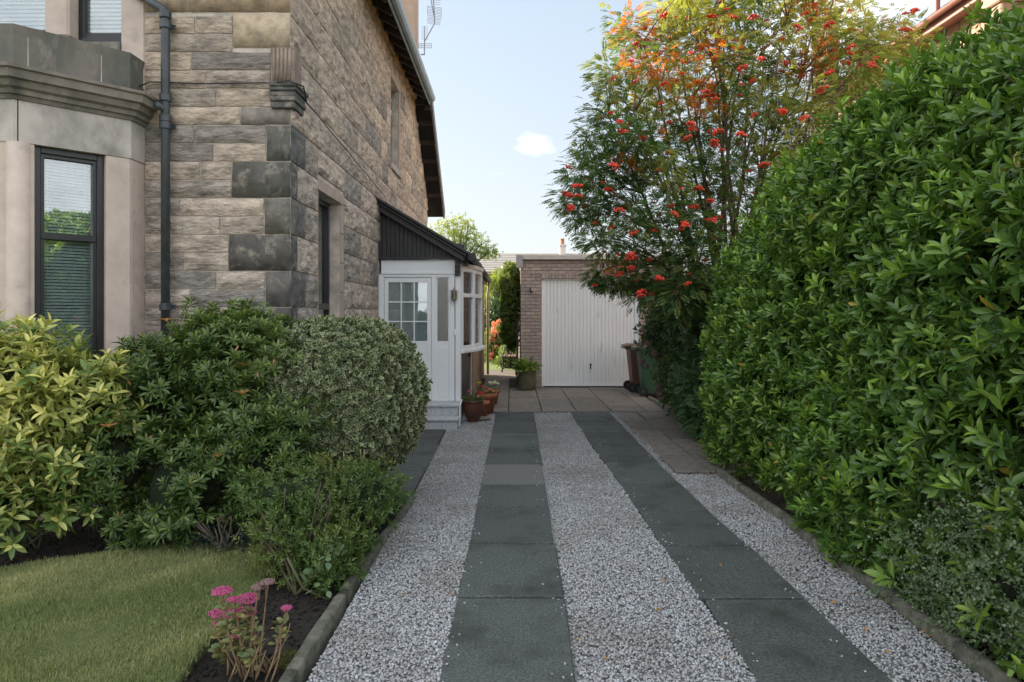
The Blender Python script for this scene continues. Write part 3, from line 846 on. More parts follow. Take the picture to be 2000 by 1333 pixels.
# skip what the porch covers
def porch_top(z): return z < 2.55
for z in zz:
    if z < .2 - RH2: continue
    z1 = z + RH2
    if z >= ZT - .05: continue
    z1 = min(z1, ZT)
    ye = YE if z1 < 4.42 else (14.0 + (ZT - z1) / (ZT - 4.42) * (YE - 14.0))
    hh = [(LW[0] - .02, LW[1] + .17, LWZ[0] - .16, LWZ[1] + .17), (UW[0] - .02, UW[1] + .16, UWZ[0] - .10, UWZ[1] + .14)]
    if z < 2.6: hh.append((10.25, 30, -1, max(z + RH2, 0)))
    fill_row(rects, max(z, -.05), z1, YF, ye, (.38, 1.02), hh)
nst = 0
for (a, b, c, d) in rects:
    near = a < YF + .02
    if near:
        q = int(round((Z0 - d) / RH2)) if d < Z0 + .1 else -1
    if near and c < Z0:
        wq = .17 if (round((Z0 - d) / RH2) % 2) else .42
        wq = min(wq, b - a - .12)
        add_stone(sw, sorg, 'side', a - .0, a + wq, c, d, .012, M['quoin'], (*[v * 1.45 for v in qcols[max(0, min(9, int(round((Z0 - d) / RH2))))]], 1))
        a += wq
    add_stone(sw, sorg, 'side', a, b, c, d, .026, M['stone'], stone_col(c + max(0, (a - 8) * .12) + .2)); nst += 1
print('side stones', nst)
# ochre stained top course, ragged
for a in np.arange(7.2, 14.0, .55):
    b = min(a + .55, 14.0)
    o = add_stone(sw, (sorg[0] - .03, sorg[1], sorg[2]), 'side', a, b, ZT - .17, ZT + .02, .03, M['ochre'], (1, 1, 1, 1))
# window surrounds (smooth stone jambs, lintel, sill) on the side wall
def side_window(y0, y1, z0, z1, jw, lbl, transom, blind=True):
    col = mat('window_dressings', (.42, .33, .26), (.33, .26, .21), rough=.9, scale=4, space='world', bump=.2, bscale=60)
    t_ = .015
    s = MB().box(XG - .25, XG + t_, y1 + .002, y1 + jw, z0 - .0, z1)
    # jamb blocks
    n_ = max(2, int((z1 - z0) / .34))
    root = empty('window'); root.parent = house; root.location = Vector((XG, (y0 + y1) / 2, z0)) - Vector(house.location)
    def wb(mb, nm, m, **k):
        o = mb.build(nm, m, root, **k); o.location = -Vector((XG, (y0 + y1) / 2, z0)); return o
    for i in range(n_):
        a = z0 + (z1 - z0) * i / n_; b = z0 + (z1 - z0) * (i + 1) / n_
        wb(MB().box(XG - .26, XG + t_, y1 + .002, y1 + jw, a + .003, b - .003), 'jamb_stone', col, bevel=.004)
        wb(MB().box(XG - .26, XG + t_ * .6, y0 - .02, y0 + .003, a + .003, b - .003), 'jamb_stone', col)
    wb(MB().box(XG - .26, XG + t_ + .004, y0 - .02, y1 + jw, z1 + .003, z1 + jw * .95), 'lintel', col, bevel=.005)
    wb(MB().box(XG - .26, XG + t_ + .03, y0 - .04, y1 + jw, z0 - .10, z0 - .003), 'sill', M['lintel'], bevel=.006)
    xf = XG - .12
    fr = MB(); f = .05
    fr.box(xf - .06, xf, y0 + .003, y0 + f, z0, z1); fr.box(xf - .06, xf, y1 - f, y1 - .001, z0, z1)
    fr.box(xf - .06, xf, y0 + f, y1 - f, z1 - f, z1 - .001); fr.box(xf - .06, xf, y0 + f, y1 - f, z0, z0 + f)
    zm = z0 + (z1 - z0) * transom
    fr.box(xf - .065, xf + .012, y0 + f, y1 - f, zm - .035, zm + .035)
    wb(fr, 'frame', M['blackframe'], bevel=.004)
    wb(MB().box(xf - .034, xf - .03, y0 + f, y1 - f, z0 + f, zm - .035), 'pane', M['glass'])
    wb(MB().box(xf - .044, xf - .04, y0 + f, y1 - f, zm + .035, z1 - f), 'pane', M['glass'])
    wb(MB().box(xf - .20, xf - .18, y0 + f, y1 - f, z0, z1), 'blind', M['blind'])
    return root
side_window(LW[0], LW[1], LWZ[0], LWZ[1], .13, '', .42)
side_window(UW[0], UW[1], UWZ[0], UWZ[1], .14, '', .5)

# fluted block and moulded corbel at the corner
x0 = PX(531, YF); zb = Z0 + RH; z_m = PZ(162, YF); z_t = PZ(95, YF)
c_ = MB().box(x0, XG + .02, YF - .03, YF + .02, z_m, z_t)
cb = hb(c_, 'fluted_block', M['quoin']); cb.color = (.30, .235, .19, 1)
for i in range(5):
    xx = x0 + .03 + i * (XG + .02 - x0 - .04) / 4.3
    o = hb(MB().tube([(xx, YF - .032, z_m + .01), (xx, YF - .032, z_t - .012)], .013, 8), 'flute', M['quoin'], smooth=True); o.parent = cb; o.location = (0, 0, 0); o.color = (.34, .26, .2, 1)
# side return of the block
cb2 = hb(MB().box(XG - .02, XG + .045, YF - .031, YF + .17, z_m, z_t - .02), 'fluted_block', M['quoin']); cb2.color = (.30, .235, .19, 1)
mb = MB()
prof = [(0, 0), (.03, .0), (.05, .03), (.055, .07), (.08, .09), (.085, .14), (.115, .16), (.125, .20), (.125, .225), (0, .225)]
zc = Z0 + RH - .02
for i, (z0_, z1_, e) in enumerate(((.0, .06, .045), (.06, .105, .062), (.105, .15, .055), (.15, .185, .072), (.185, .225, .082))):
    mb.box(x0 + .005 - e * .1, XG + e, YF - e, YF + .20 + e, zc + z0_, zc + z1_)
cc = hb(mb, 'corbel', M['quoin'], bevel=.008); cc.color = (.115, .115, .105, 1)

# side eaves: soffit, rafters, gutter
XO = XG + .33; ZO = ZT - .19
so_ = MB(); so_.add([(XG - .3, YF - .6, ZT + .20), (XO, YF - .6, ZO + .03), (XO, 13.95, ZO + .03), (XG - .3, 13.95, ZT + .20)], [(0, 1, 2, 3)])
so_.add([(XG - .3, YF - .6, ZT + .26), (XO, YF - .6, ZO + .09), (XO, 13.95, ZO + .09), (XG - .3, 13.95, ZT + .26)], [(0, 1, 2, 3)])
roof = hb(MB().add([(XO + .02, YF - .65, ZO + .11), (XO + .02, 13.97, ZO + .11), (-6.3, 13.97, ZT + 2.5), (-6.3, YF - .65, ZT + 2.5),
                    (XO + .02, YF - .65, ZO + .15), (XO + .02, 13.97, ZO + .15), (-6.3, 13.97, ZT + 2.54), (-6.3, YF - .65, ZT + 2.54)],
                   [(0, 1, 2, 3), (4, 5, 6, 7), (0, 1, 5, 4), (1, 2, 6, 5), (2, 3, 7, 6), (3, 0, 4, 7)]), 'roof', M['slate'])
def rb(mb, nm, m, **k):
    o = mb.build(nm, m, roof, **k); o.location = -Vector(house.location) - Vector(roof.location); return o
rb(so_, 'soffit', M['soffit'])
y = YF - .3
while y < 13.9:
    rb(MB().bar((XG - .1, y, ZT + .02), (XO - .01, y, ZO - .03), .055, .09), 'rafter', M['rafter']); y += .42
# gutter and fascia
rb(MB().box(XO, XO + .02, YF - .65, 13.95, ZO - .06, ZO + .12), 'fascia', M['fascia'])
rb(MB().box(XO - .1, XO + .02, 13.951, 13.98, ZO - .16, ZO + .12), 'fascia', M['soffit'])
gp = [(.0, .09), (0, .03), (.02, .0), (.07, 0), (.1, .035), (.11, .09), (.1, .09), (.09, .04), (.065, .012), (.025, .012), (.012, .035), (.012, .09)]
rb(MB().prism([(XO + .021 + a, ZO - .02 + b) for a, b in gp], 'y', YF - .65, 13.9), 'gutter', M['fascia'])
# rear slope with its verge overhanging the side wall
def slopept(y_): return ZT - (y_ - 14.0) * (ZT - 4.42) / (YE - 14.0)
ya, yb = 13.98, 16.75
mbv = MB()
for t0, t1, xa, xb, m_, nm in ((.05, .10, -6.3, XO + .02, M['slate'], 'roof_slope'),):
    vs = [(xa, ya, slopept(ya) + t0), (xb, ya, slopept(ya) + t0), (xb, yb, slopept(yb) + t0), (xa, yb, slopept(yb) + t0),
          (xa, ya, slopept(ya) + t1), (xb, ya, slopept(ya) + t1), (xb, yb, slopept(yb) + t1), (xa, yb, slopept(yb) + t1)]
    rb(MB().add(vs, [(0, 1, 2, 3), (4, 5, 6, 7), (0, 1, 5, 4), (1, 2, 6, 5), (2, 3, 7, 6), (3, 0, 4, 7)]), nm, m_)
rb(MB().bar((XO + .03, ya, slopept(ya) - .05), (XO + .03, yb, slopept(yb) - .05), .035, .22), 'bargeboard', mat('weathered_bargeboard', (.13, .115, .105), (.24, .22, .20), rough=.7, scale=9, space='world'))
y = 14.15
while y < 16.6:
    rb(MB().box(XG - .05, XO, y, y + .09, slopept(y) - .06, slopept(y) + .03), 'purlin', M['rafter']); y += .42
rb(MB().bar((XG + .16, ya, slopept(ya) + .035), (XG + .16, yb, slopept(yb) + .035), .36, .02), 'soffit', M['soffit'])
rb(MB().box(-6, XO + .02, yb - .02, yb, slopept(yb) - .10, slopept(yb) + .06), 'fascia', M['soffit'])
# rear mass of the house and chimney
hb(MB().box(-6.2, XG - .41, YF + .36, YE, -.1, 4.4).box(-6.2, XG - .41, YF + .36, 14, 4.4, ZT + .2), 'house_core', M['mortar'])
chm = hb(MB().box(-2.75, PX(808, 13.6), 13.3, 14.3, 6.0, 9.0), 'chimney', M['chimney'])
hb(MB().prism([(13.25, 6.2), (14.8, 5.9), (14.9, 6.5), (14.75, 6.75), (14.35, 6.95), (13.25, 7.1)], 'x', -2.8, PX(812, 14.2) + .02), 'mossy_skew', M['mossy'], bevel=.05)

# canted bay
bp = [(-6.5, 5.405), (-3.902, 5.405), (-3.32, 6.02), (-3.32, YF + .05)]
def poly_band(mb, pts, prof):
    """sweep profile (out, z) along the plan polyline; outward = right of travel direction facing -Y/+X"""
    n = len(pts); dirs = []
    for i in range(n):
        d0 = Vector(pts[i]) - Vector(pts[i - 1]) if i else Vector(pts[1]) - Vector(pts[0])
        d1 = Vector(pts[i + 1]) - Vector(pts[i]) if i < n - 1 else d0
        n0 = Vector((d0.y, -d0.x)).normalized(); n1 = Vector((d1.y, -d1.x)).normalized()
        m_ = (n0 + n1).normalized(); m_ = m_ / max(.3, m_.dot(n0)); dirs.append(m_)
    b = len(mb.v); k = len(prof)
    for i in range(n):
        for (o_, z) in prof:
            p_ = Vector(pts[i]) + dirs[i] * o_; mb.v.append((p_.x, p_.y, z))
    for i in range(n - 1):
        for j in range(k):
            j2 = (j + 1) % k
            mb.f.append((b + i * k + j, b + i * k + j2, b + (i + 1) * k + j2, b + (i + 1) * k + j))
    mb.f.append(tuple(range(b, b + k))); mb.f.append(tuple(range(b + (n - 1) * k, b + n * k)))
    return mb
pA = Vector((-3.902, 5.405)); pB = Vector((-3.32, 6.02)); dAB = (pB - pA); LAB = dAB.length; dAB.normalize(); nAB = Vector((dAB.y, -dAB.x))
def onface(px):     # distance along the canted face where pixel column px hits it
    k = (px - 1000) / 1350     # X = k*Y ; pA + s*d
    return (k * pA.y - pA.x) / (dAB.x - k * dAB.y)
sL, sR = onface(68), onface(207)
def facez(py, s): return PZ(py, (pA + dAB * s).y)
zWt = facez(293, (sL + sR) / 2); zWb = .95
print('bay', LAB, sL, sR, zWt)
zLt = PZ(236, 6.02); 
def fbox(mb, s0, s1, o0, o1, z0, z1):   # box on the canted face: s along, o outwards
    a = pA + dAB * s0; c0 = pA + dAB * (s0 + s1) / 2 + nAB * (o0 + o1) / 2
    return mb.obox((c0.x, c0.y, (z0 + z1) / 2), (*(dAB * (s1 - s0) / 2), 0), (*(nAB * (o1 - o0) / 2), 0), (0, 0, (z1 - z0) / 2))
bay = empty('bay'); hp(bay); bay.location = Vector((-3.32, 6.02, 0)) - Vector(house.location)
def bb(mb, nm, m, **k):
    o = mb.build(nm, m, bay, **k); o.location = (3.32, -6.02, 0); return o
# jambs (big smooth blocks), wall pieces
for (a, b, c, d) in ((0.001, sL, zWb, zWt), (sR, LAB - .001, zWb, zWt), (.001, LAB - .001, -.1, zWb)):
    q = fbox(MB(), a, b, -.30, 0, c + .002, d - .002)
    bb(q, 'wall_block', M['ashlar'], bevel=.006)
bb(MB().box(-6.5, -3.92, 5.407, 5.8, -.1, zWt - .002), 'wall_block', M['ashlar'])
# rounded corner shaft
bb(MB().tube([(-3.905, 5.47, -.1), (-3.905, 5.47, zWt - .002)], .085, 20), 'corner_shaft', M['ashlar'], smooth=True)
bb(MB().box(-3.7, -3.322, 6.03, YF, -.1, zWt - .002), 'wall_block', M['ashlar'], bevel=.005)
bb(poly_band(MB(), bp, [(0.004, zWt), (.004, zLt), (-.3, zLt), (-.3, zWt)]), 'lintel', M['lintel'])
for s_ in (.03, ):
    bb(fbox(MB(), s_ - .004, s_ + .004, .003, .006, zWt, zLt), 'joint', M['soffit'])
zc0 = zLt
corn = [(0, zc0), (.02, zc0), (.03, zc0 + .03), (.05, zc0 + .035), (.055, zc0 + .07), (.085, zc0 + .085), (.10, zc0 + .13), (.13, zc0 + .14), (.135, zc0 + .20), (.155, zc0 + .21), (.155, zc0 + .235), (-.1, zc0 + .27), (-.1, zc0)]
bb(poly_band(MB(), bp[:-1] + [(-3.32, YF - .01)], corn), 'cornice', M['cornice'])
par0 = zc0 + .25; par1 = PZ(120, 5.7)
zpt = PZ(66, 5.405)
bb(poly_band(MB(), bp, [(-.01, par0), (-.01, par0 + .33), (.0, par0 + .34), (-.01, zpt), (-.2, zpt), (-.2, par0)]), 'parapet', M['parapet'])
print('parapet', par0, zpt)
for s_ in (.10, .62):
    bb(fbox(MB(), s_ - .003, s_ + .003, -.012, -.006, par0, zpt - .003), 'joint', M['mortar'])
# bay window
win = empty('window'); win.parent = house; c0 = pA + dAB * (sL + sR) / 2
win.location = Vector((c0.x, c0.y, zWb)) - Vector(house.location)
def ww(mb, nm, m, **k):
    o = mb.build(nm, m, win, **k); o.location = -Vector((c0.x, c0.y, zWb)); return o
f = .052
o0, o1 = -.13, -.05
zm = facez(463, (sL + sR) / 2)
fr = MB()
fbox(fr, sL + .002, sL + f, o0, o1, zWb, zWt); fbox(fr, sR - f, sR - .002, o0, o1, zWb, zWt)
fbox(fr, sL + f, sR - f, o0, o1, zWt - f, zWt - .002); fbox(fr, sL + f, sR - f, o0, o1, zWb, zWb + f); fbox(fr, sL + f, sR - f, o0 + .01, o1 - .01, zm - .028, zm + .028)
ww(fr, 'frame', M['blackframe'], bevel=.004)
fr2 = MB(); g2 = .028
fbox(fr2, sL + f, sL + f + g2, o0 + .02, o1 - .02, zWb + f, zWt - f); fbox(fr2, sR - f - g2, sR - f, o0 + .02, o1 - .02, zWb + f, zWt - f)
fbox(fr2, sL + f, sR - f, o0 + .02, o1 - .021, zWt - f - g2, zWt - f)
ww(fr2, 'sash', M['blackframe'])
ww(fbox(MB(), sL + f, sR - f, -.105, -.10, zm + .028, zWt - f), 'pane', M['glass'])
ww(fbox(MB(), sL + f, sR - f, -.105, -.10, zWb + f, zm - .028), 'pane', M['glass'])
ww(fbox(MB(), sL + .01, sR - .01, -.42, -.40, zWb, zWt), 'room', M['darkinside'])
fbx = MB()
z = zWt - .08; first = None
while z > zWb + .05:
    if first is None:
        sm = MB(); tl = .0095
        c1 = pA + dAB * (sL + sR) / 2 + nAB * -.17
        sm.obox((0, 0, 0), (*(dAB * ((sR - sL) / 2 - .06)), 0), (nAB.x * .0085, nAB.y * .0085, -tl), (nAB.x * .0006, nAB.y * .0006, .0011))
        first = sm.mesh('slat'); first.materials.append(M['blind'])
    o = link('slat', first, None, win, Vector((c1.x, c1.y, z)) - Vector((c0.x, c0.y, zWb))); z -= .027
for s_ in (sL + .12, sR - .12):
    ww(fbox(MB(), s_ - .0015, s_ + .0015, -.155, -.153, zWb + .05, zWt - .06), 'cord', M['blind'])
# upper windows above the bay, in the main wall plane
Yu = YF + .05
mull = hb(MB().box(PX(103, Yu), PX(150, Yu), Yu - .12, Yu + .2, PZ(82, Yu), ZT), 'mullion_stone', M['ashlar'], bevel=.02)
hb(MB().box(PX(243, Yu), XB + .0, Yu - .06, Yu + .25, PZ(180, Yu), ZT), 'jamb_stone', M['ashlar'], bevel=.01)
hb(MB().box(-6.5, PX(243, Yu), Yu - .08, Yu + .2, 3.2, PZ(88, Yu)), 'sill_course', M['parapet'], bevel=.01)
for (xa, xb, yb_) in ((-260, 103, 60), (150, 243, 85)):
    wn = empty('window'); wn.parent = house; wl = Vector((PX(xb, Yu), Yu, PZ(88, Yu))); wn.location = wl - Vector(house.location)
    def wu(mb, nm, m, **k):
        o = mb.build(nm, m, wn, **k); o.location = -wl; return o
    a, b = PX(xa, Yu) + .001, PX(xb, Yu) - .002; zb_ = PZ(87, Yu); f_ = .05
    zg = PZ(57 if xa < 0 else 63, Yu)
    mb = MB().box(a, a + f_, Yu + .02, Yu + .09, zb_, ZT - .1).box(b - .012, b, Yu + .02, Yu + .09, zb_, ZT - .1).box(a + f_, b - .012, Yu + .02, Yu + .09, zb_, zg)
    wu(mb, 'frame', M['blackframe'], bevel=.004)
    wu(MB().box(a + .02, b - .02, Yu - .01, Yu + .019, zb_ + .002, zb_ + .05), 'frame_sill', M['blackframe'])
    wu(MB().box(a + f_, b - .012, Yu + .05, Yu + .055, zg, ZT - .1), 'pane', M['glass_up'])
    wu(MB().box(a, b, Yu + .3, Yu + .31, zb_, ZT - .1), 'room', M['darkinside'])
    sm = MB().obox((0, 0, 0), ((b - a) / 2 - .03, 0, 0), (0, .011, .0175), (0, .0009, .0007)).mesh('slat'); sm.materials.append(M['blind'])
    z = zg + .015
    while z < 5.2:
        link('slat', sm, None, wn, Vector(((a + b) / 2, Yu + .10, z)) - wl); z += .038
hb(MB().box(-6.5, XB + .05, Yu + .25, Yu + .6, 3.1, ZT + .1), 'inner_wall', M['darkinside'])

# downpipe with collars, swan neck, side branch, cable
px_ = PX(321, YF - .12); yy = YF - .10; r_ = .038
pipe = empty('downpipe'); pipe.parent = house; pipe.location = Vector((px_, yy, 0)) - Vector(house.location)
def pb(mb, nm, m=M['pipe'], **k):
    o = mb.build(nm, m, pipe, **k); o.location = -Vector((px_, yy, 0)); return o
zt_ = PZ(28, yy)
pb(MB().tube([(px_, yy, -.05), (px_, yy, zt_ - .02), (px_ - .004, yy, zt_ + .02), (px_ - .03, yy, zt_ + .05), (PX(283, yy), yy + .02, PZ(-4, yy)), (PX(262, yy), yy + .06, PZ(-12, yy)), (PX(262, yy), yy + .06, 5.2)], r_, 14), 'pipe', smooth=True)
for py in (30, 50, 192, 232, 246, 600):
    zc_ = PZ(py, yy)
    pb(MB().tube([(px_, yy, zc_ - .035), (px_, yy, zc_ - .028), (px_, yy, zc_ + .028), (px_, yy, zc_ + .035)], [r_ + .004, r_ + .013, r_ + .013, r_ + .004], 14), 'collar', smooth=False)
for py in (50, 246, 600):
    zc_ = PZ(py, yy); pb(MB().box(px_ - .07, px_ + .07, yy + .035, yy + .05, zc_ - .02, zc_ + .02), 'bracket')
pb(MB().tube([(PX(300, 6.0), 6.05, PZ(203, 6.0)), (px_ - .02, yy, PZ(212, yy)), (px_, yy, PZ(222, yy))], .032, 10), 'branch_pipe', smooth=True)
cz = PZ(164, YF - .03)
cab = [(PX(276, YF) + .02, YF - .09, PZ(196, YF)), (PX(280, YF), YF - .08, PZ(175, YF)), (PX(300, YF), YF - .05, cz + .01), (PX(400, YF), YF - .045, cz - .004), (PX(530, YF), YF - .05, cz + .002), (XG + .03, YF - .13, cz - .01), (XG + .13, YF - .05, cz - .03)]
for i in range(13):
    y = YF + .28 + i * .34; zz_ = 3.63 - .018 * i + .006 * math.sin(i * 1.7)
    cab.append((XG + .06, y, zz_))
hb(MB().tube(cab, .0065, 6), 'cable', M['iron'], smooth=True)

# aerials on the chimney
aer = empty('tv_aerial', (PX(829, 14.0), 14.0, PZ(108, 14)), 'pair of TV aerials on a bent mast beside the chimney', 'aerial')
def ab(mb, nm, m=M['alu']):
    o = mb.build(nm, m, aer); o.location = -aer.location; return o
def A_(x, y, d=0): return (PX(x, 14.0), 14.0 + d, PZ(y, 14.0))
ab(MB().tube([A_(829, 108), A_(829, 82), A_(849, 46), A_(847, 0), A_(846, -60)], .012, 6), 'mast')
ab(MB().tube([A_(822, 107), A_(830, 107)], .012, 6), 'bracket')
m1 = MB()
m1.tube([A_(829, 52), A_(829, 95)], .008, 5)
for i in range(7): m1.tube([A_(823, 53 + i * 4), A_(836, 53 + i * 4)], .004, 4)
for yq in (86, 90, 94): m1.tube([A_(818, yq), A_(843, yq)], .006, 4)
for xq in (818, 843, 824): m1.tube([A_(xq, 86), A_(xq, 94)], .006, 4)
ab(m1, 'antenna')
m2 = MB(); m2.tube([A_(840, -10), A_(849, 40)], .01, 5)
for i in range(9): m2.tube([A_(835, 12 + i * 3), A_(862, 16 + i * 3)], .005, 4)
for xq, ya_, yb_ in ((835, 12, 30), (862, 16, 34)): m2.tube([A_(xq, ya_), A_(xq, yb_)], .006, 4)
for i in range(5): m2.tube([A_(834, 36 + i * 2.4), A_(860, 40 + i * 2.4)], .004, 4)
for i in range(5): m2.tube([A_(842, -8 + i * 4), A_(860, -6 + i * 4)], .004, 4)
ab(m2, 'antenna')

# ------------------------------------------------------------------ porch
YP = 10.4
porch = empty('porch', (XG, YP, 0), 'white uPVC entrance porch with black boarded gable and glazed door', 'porch')
def qb(mb, nm, m, par=None, **k):
    o = mb.build(nm, m, porch, **k); o.location = -porch.location
    if par is not None: o.parent = par; o.location = (0, 0, 0)
    return o
X = lambda x: PX(x, YP)
Z = lambda y: PZ(y, YP)
xr = X(900); zth = Z(784)
qb(MB().box(XG + .03, X(889), YP, YP + .1, Z(534), Z(508)), 'frieze_panel', M['white'], bevel=.004)
qb(MB().box(X(889) + .002, xr, YP - .012, YP + .1, zth, Z(508)), 'corner_post', M['white'], bevel=.004)
qb(MB().box(XG + .03, X(889), YP - .02, YP, Z(536), Z(532)), 'moulding', M['white'], bevel=.003)
fr = MB().box(X(737) + .02, X(750), YP - .005, YP + .08, zth, Z(536)).box(X(842.5), X(852), YP - .005, YP + .08, zth, Z(536)).box(X(876), X(888), YP - .005, YP + .08, zth, Z(536))
fr.box(X(750), X(842.5), YP - .005, YP + .08, Z(542), Z(536)).box(X(852), X(876), YP - .005, YP + .08, Z(542), Z(536))
qb(fr, 'door_frame', M['white'], bevel=.005)
door = empty('door'); door.parent = porch; dl = Vector((X(796), YP, zth)); door.location = dl - porch.location
def db(mb, nm, m, **k):
    o = mb.build(nm, m, door, **k); o.location = -dl; return o
gx0, gx1, gz0, gz1 = X(758), X(834), Z(667), Z(552)
lf = MB().box(X(750.5), gx0, YP + .012, YP + .06, zth + .02, Z(542.5)).box(gx1, X(842), YP + .012, YP + .06, zth + .02, Z(542.5))
lf.box(gx0, gx1, YP + .012, YP + .06, gz1, Z(542.5)).box(gx0, gx1, YP + .012, YP + .06, zth + .02, gz0)
db(lf, 'leaf', M['white'], bevel=.003)
db(MB().box(gx0, gx1, YP + .03, YP + .036, gz0, gz1), 'pane', M['glass'])
for i in (1, 2):
    db(MB().box(gx0 + (gx1 - gx0) * i / 3 - .009, gx0 + (gx1 - gx0) * i / 3 + .009, YP + .016, YP + .028, gz0, gz1), 'glazing_bar', M['white'])
    zz_ = gz0 + (gz1 - gz0) * i / 3
    db(MB().box(gx0, gx1, YP + .017, YP + .029, zz_ - .009, zz_ + .009), 'glazing_bar', M['white'])
for i in (0, 1):
    xa = X(757) + i * (X(795) - X(757)) + .005; xb = xa + (X(793) - X(757)) - .02
    db(MB().box(xa, xb, YP + .004, YP + .0119, zth + .09, Z(678)).box(xa + .03, xb - .03, YP - .002, YP + .0045, zth + .12, Z(682)), 'panel', M['white'], bevel=.003)
sm = MB().obox((0, 0, 0), ((gx1 - gx0) / 2, 0, 0), (0, .005, .0150), (0, .0009, .0004)).mesh('slat'); sm.materials.append(M['blind'])
z = gz0 + .012
while z < gz1:
    link('slat', sm, None, door, Vector(((gx0 + gx1) / 2, YP + .058, z)) - dl); z += .030
db(MB().box(X(800), X(813), YP - .012, YP + .012, Z(678), Z(671)), 'letterbox', M['iron'], bevel=.004)
# side light
sl = empty('side_light'); sl.parent = porch; sll = Vector((X(864), YP, zth)); sl.location = sll - porch.location
def sb(mb, nm, m, **k):
    o = mb.build(nm, m, sl, **k); o.location = -sll; return o
sx0, sx1 = X(854), X(875)
sb(MB().box(X(852), sx0, YP + .01, YP + .06, zth, Z(542)).box(sx1, X(876), YP + .01, YP + .06, zth, Z(542)).box(sx0, sx1, YP + .01, YP + .06, zth, Z(667)).box(sx0, sx1, YP + .01, YP + .06, Z(543.5), Z(542)), 'frame', M['white'])
sb(MB().box(sx0, sx1, YP + .03, YP + .036, Z(667), Z(543.5)), 'pane', M['glass_frost'])
sb(MB().box(sx0 + .01, sx1 - .01, YP + .002, YP + .0099, zth + .06, Z(679)), 'panel', M['white'], bevel=.003)
# black boarded gable: boards
zlow = Z(507); 
def rz(x):     # underside of the barge at plane YP
    return 3.19 + (x - XG) * (2.46 - 3.19) / (PX(912, 10.3) - XG)
n_ = 17
for i in range(n_):
    a = XG + .05 + (X(889) - XG - .05) * i / n_; b = XG + .05 + (X(889) - XG - .05) * (i + 1) / n_
    if rz(b) - zlow < .03: break
    qb(MB().prism([(a + .003, zlow), (b - .003, zlow), (b - .003, max(zlow + .01, rz(b))), (a + .003, rz(a))], 'y', YP - .02, YP + .03), 'board', M['blacktimber'])
qb(MB().prism([(XG + .02, zlow), (X(892), zlow), (X(892), zlow + .05), (XG + .02, rz(XG))], 'y', YP + .031, YP + .06), 'gable_backing', M['blacktimber'])
qb(MB().box(XG + .02, X(900), YP - .045, YP - .015, Z(508), Z(503)), 'lower_batten', M['blacktimber'])
qb(MB().box(XG + .0, XG + .05, YP - .05, YP + .0, zlow, rz(XG + .02)), 'side_batten', M['blacktimber'])
# barge board: layered mouldings, curved return at the low end
xa, za = XG + .0, 3.327
xb, zb_ = PX(914, 10.2), 2.52
dd = Vector((xb - xa, 0, zb_ - za)).normalized(); nn = Vector((-dd.z, 0, dd.x)); nn = nn if nn.z > 0 else -nn
for off, th, y0, y1, nm in ((-.02, .04, 10.10, 10.36, 'verge_capping'), (-.065, .045, 10.16, 10.36, 'upper_moulding'), (-.145, .11, 10.22, 10.34, 'bargeboard')):
    p0 = Vector((xa, 0, za)) + nn * off; p1 = Vector((xb, 0, zb_)) + nn * off
    mbx = MB().prism([(p0.x, p0.z - .0), (p1.x, p1.z), (p1.x + nn.x * th, p1.z + nn.z * th), (p0.x, p0.z + th / nn.z)], 'y', y0, y1)
    qb(mbx, nm, M['blacktimber'], bevel=.008)
# curved bracket under the end of the barge
qb(MB().prism([(X(868), Z(486)), (X(880), Z(488)), (X(888), Z(492)), (X(892), Z(505)), (X(900), Z(505)), (X(908), Z(494)), (X(908), Z(480)), (X(880), Z(476))], 'y', 10.26, 10.38), 'curved_brace', M['blacktimber'], bevel=.006)
mbk = MB().box(X(889.5), X(899.5), YP - .07, YP - .013, Z(539), Z(503))
for yq in (512, 521, 530): mbk.box(X(889), X(900), YP - .085, YP - .07, Z(yq + 2), Z(yq))
qb(mbk, 'bracket', M['blacktimber'], bevel=.004)
# roof plane
p0 = Vector((xa - .0, 0, za)); p1 = Vector((xb + .05, 0, zb_ - .03))
YB = 18.4
for off, th, m_, nm in ((.0, .03, M['slate'], 'roof'), (-.06, .025, M['soffit'], 'roof_lining')):
    a0 = p0 + nn * off; a1 = p1 + nn * off
    qb(MB().prism([(a0.x, a0.z), (a1.x, a1.z), (a1.x + nn.x * th, a1.z + nn.z * th), (a0.x + nn.x * th, a0.z + nn.z * th)], 'y', 10.365, YB), nm, m_)
gx = -.60; gz = 2.47
gut = [(gx + .06 * math.cos(t_), gz + .06 * math.sin(t_)) for t_ in [math.pi + k * math.pi / 8 for k in range(9)]]
gut += [(gx + .052 * math.cos(t_), gz + .052 * math.sin(t_)) for t_ in [2 * math.pi - k * math.pi / 8 for k in range(9)]]
go = qb(MB().prism(gut, 'y', 10.2, YB), 'gutter', M['blacktimber'])
for i in range(9):
    y = 10.35 + i * .95
    qb(MB().tube([(gx, y, gz - .0), (gx, y + .05, gz)], .068, 12), 'gutter_bracket', M['blacktimber'])
qb(MB().box(-.70, -.67, 10.42, YB, 2.36, 2.5), 'fascia', M['blacktimber'])
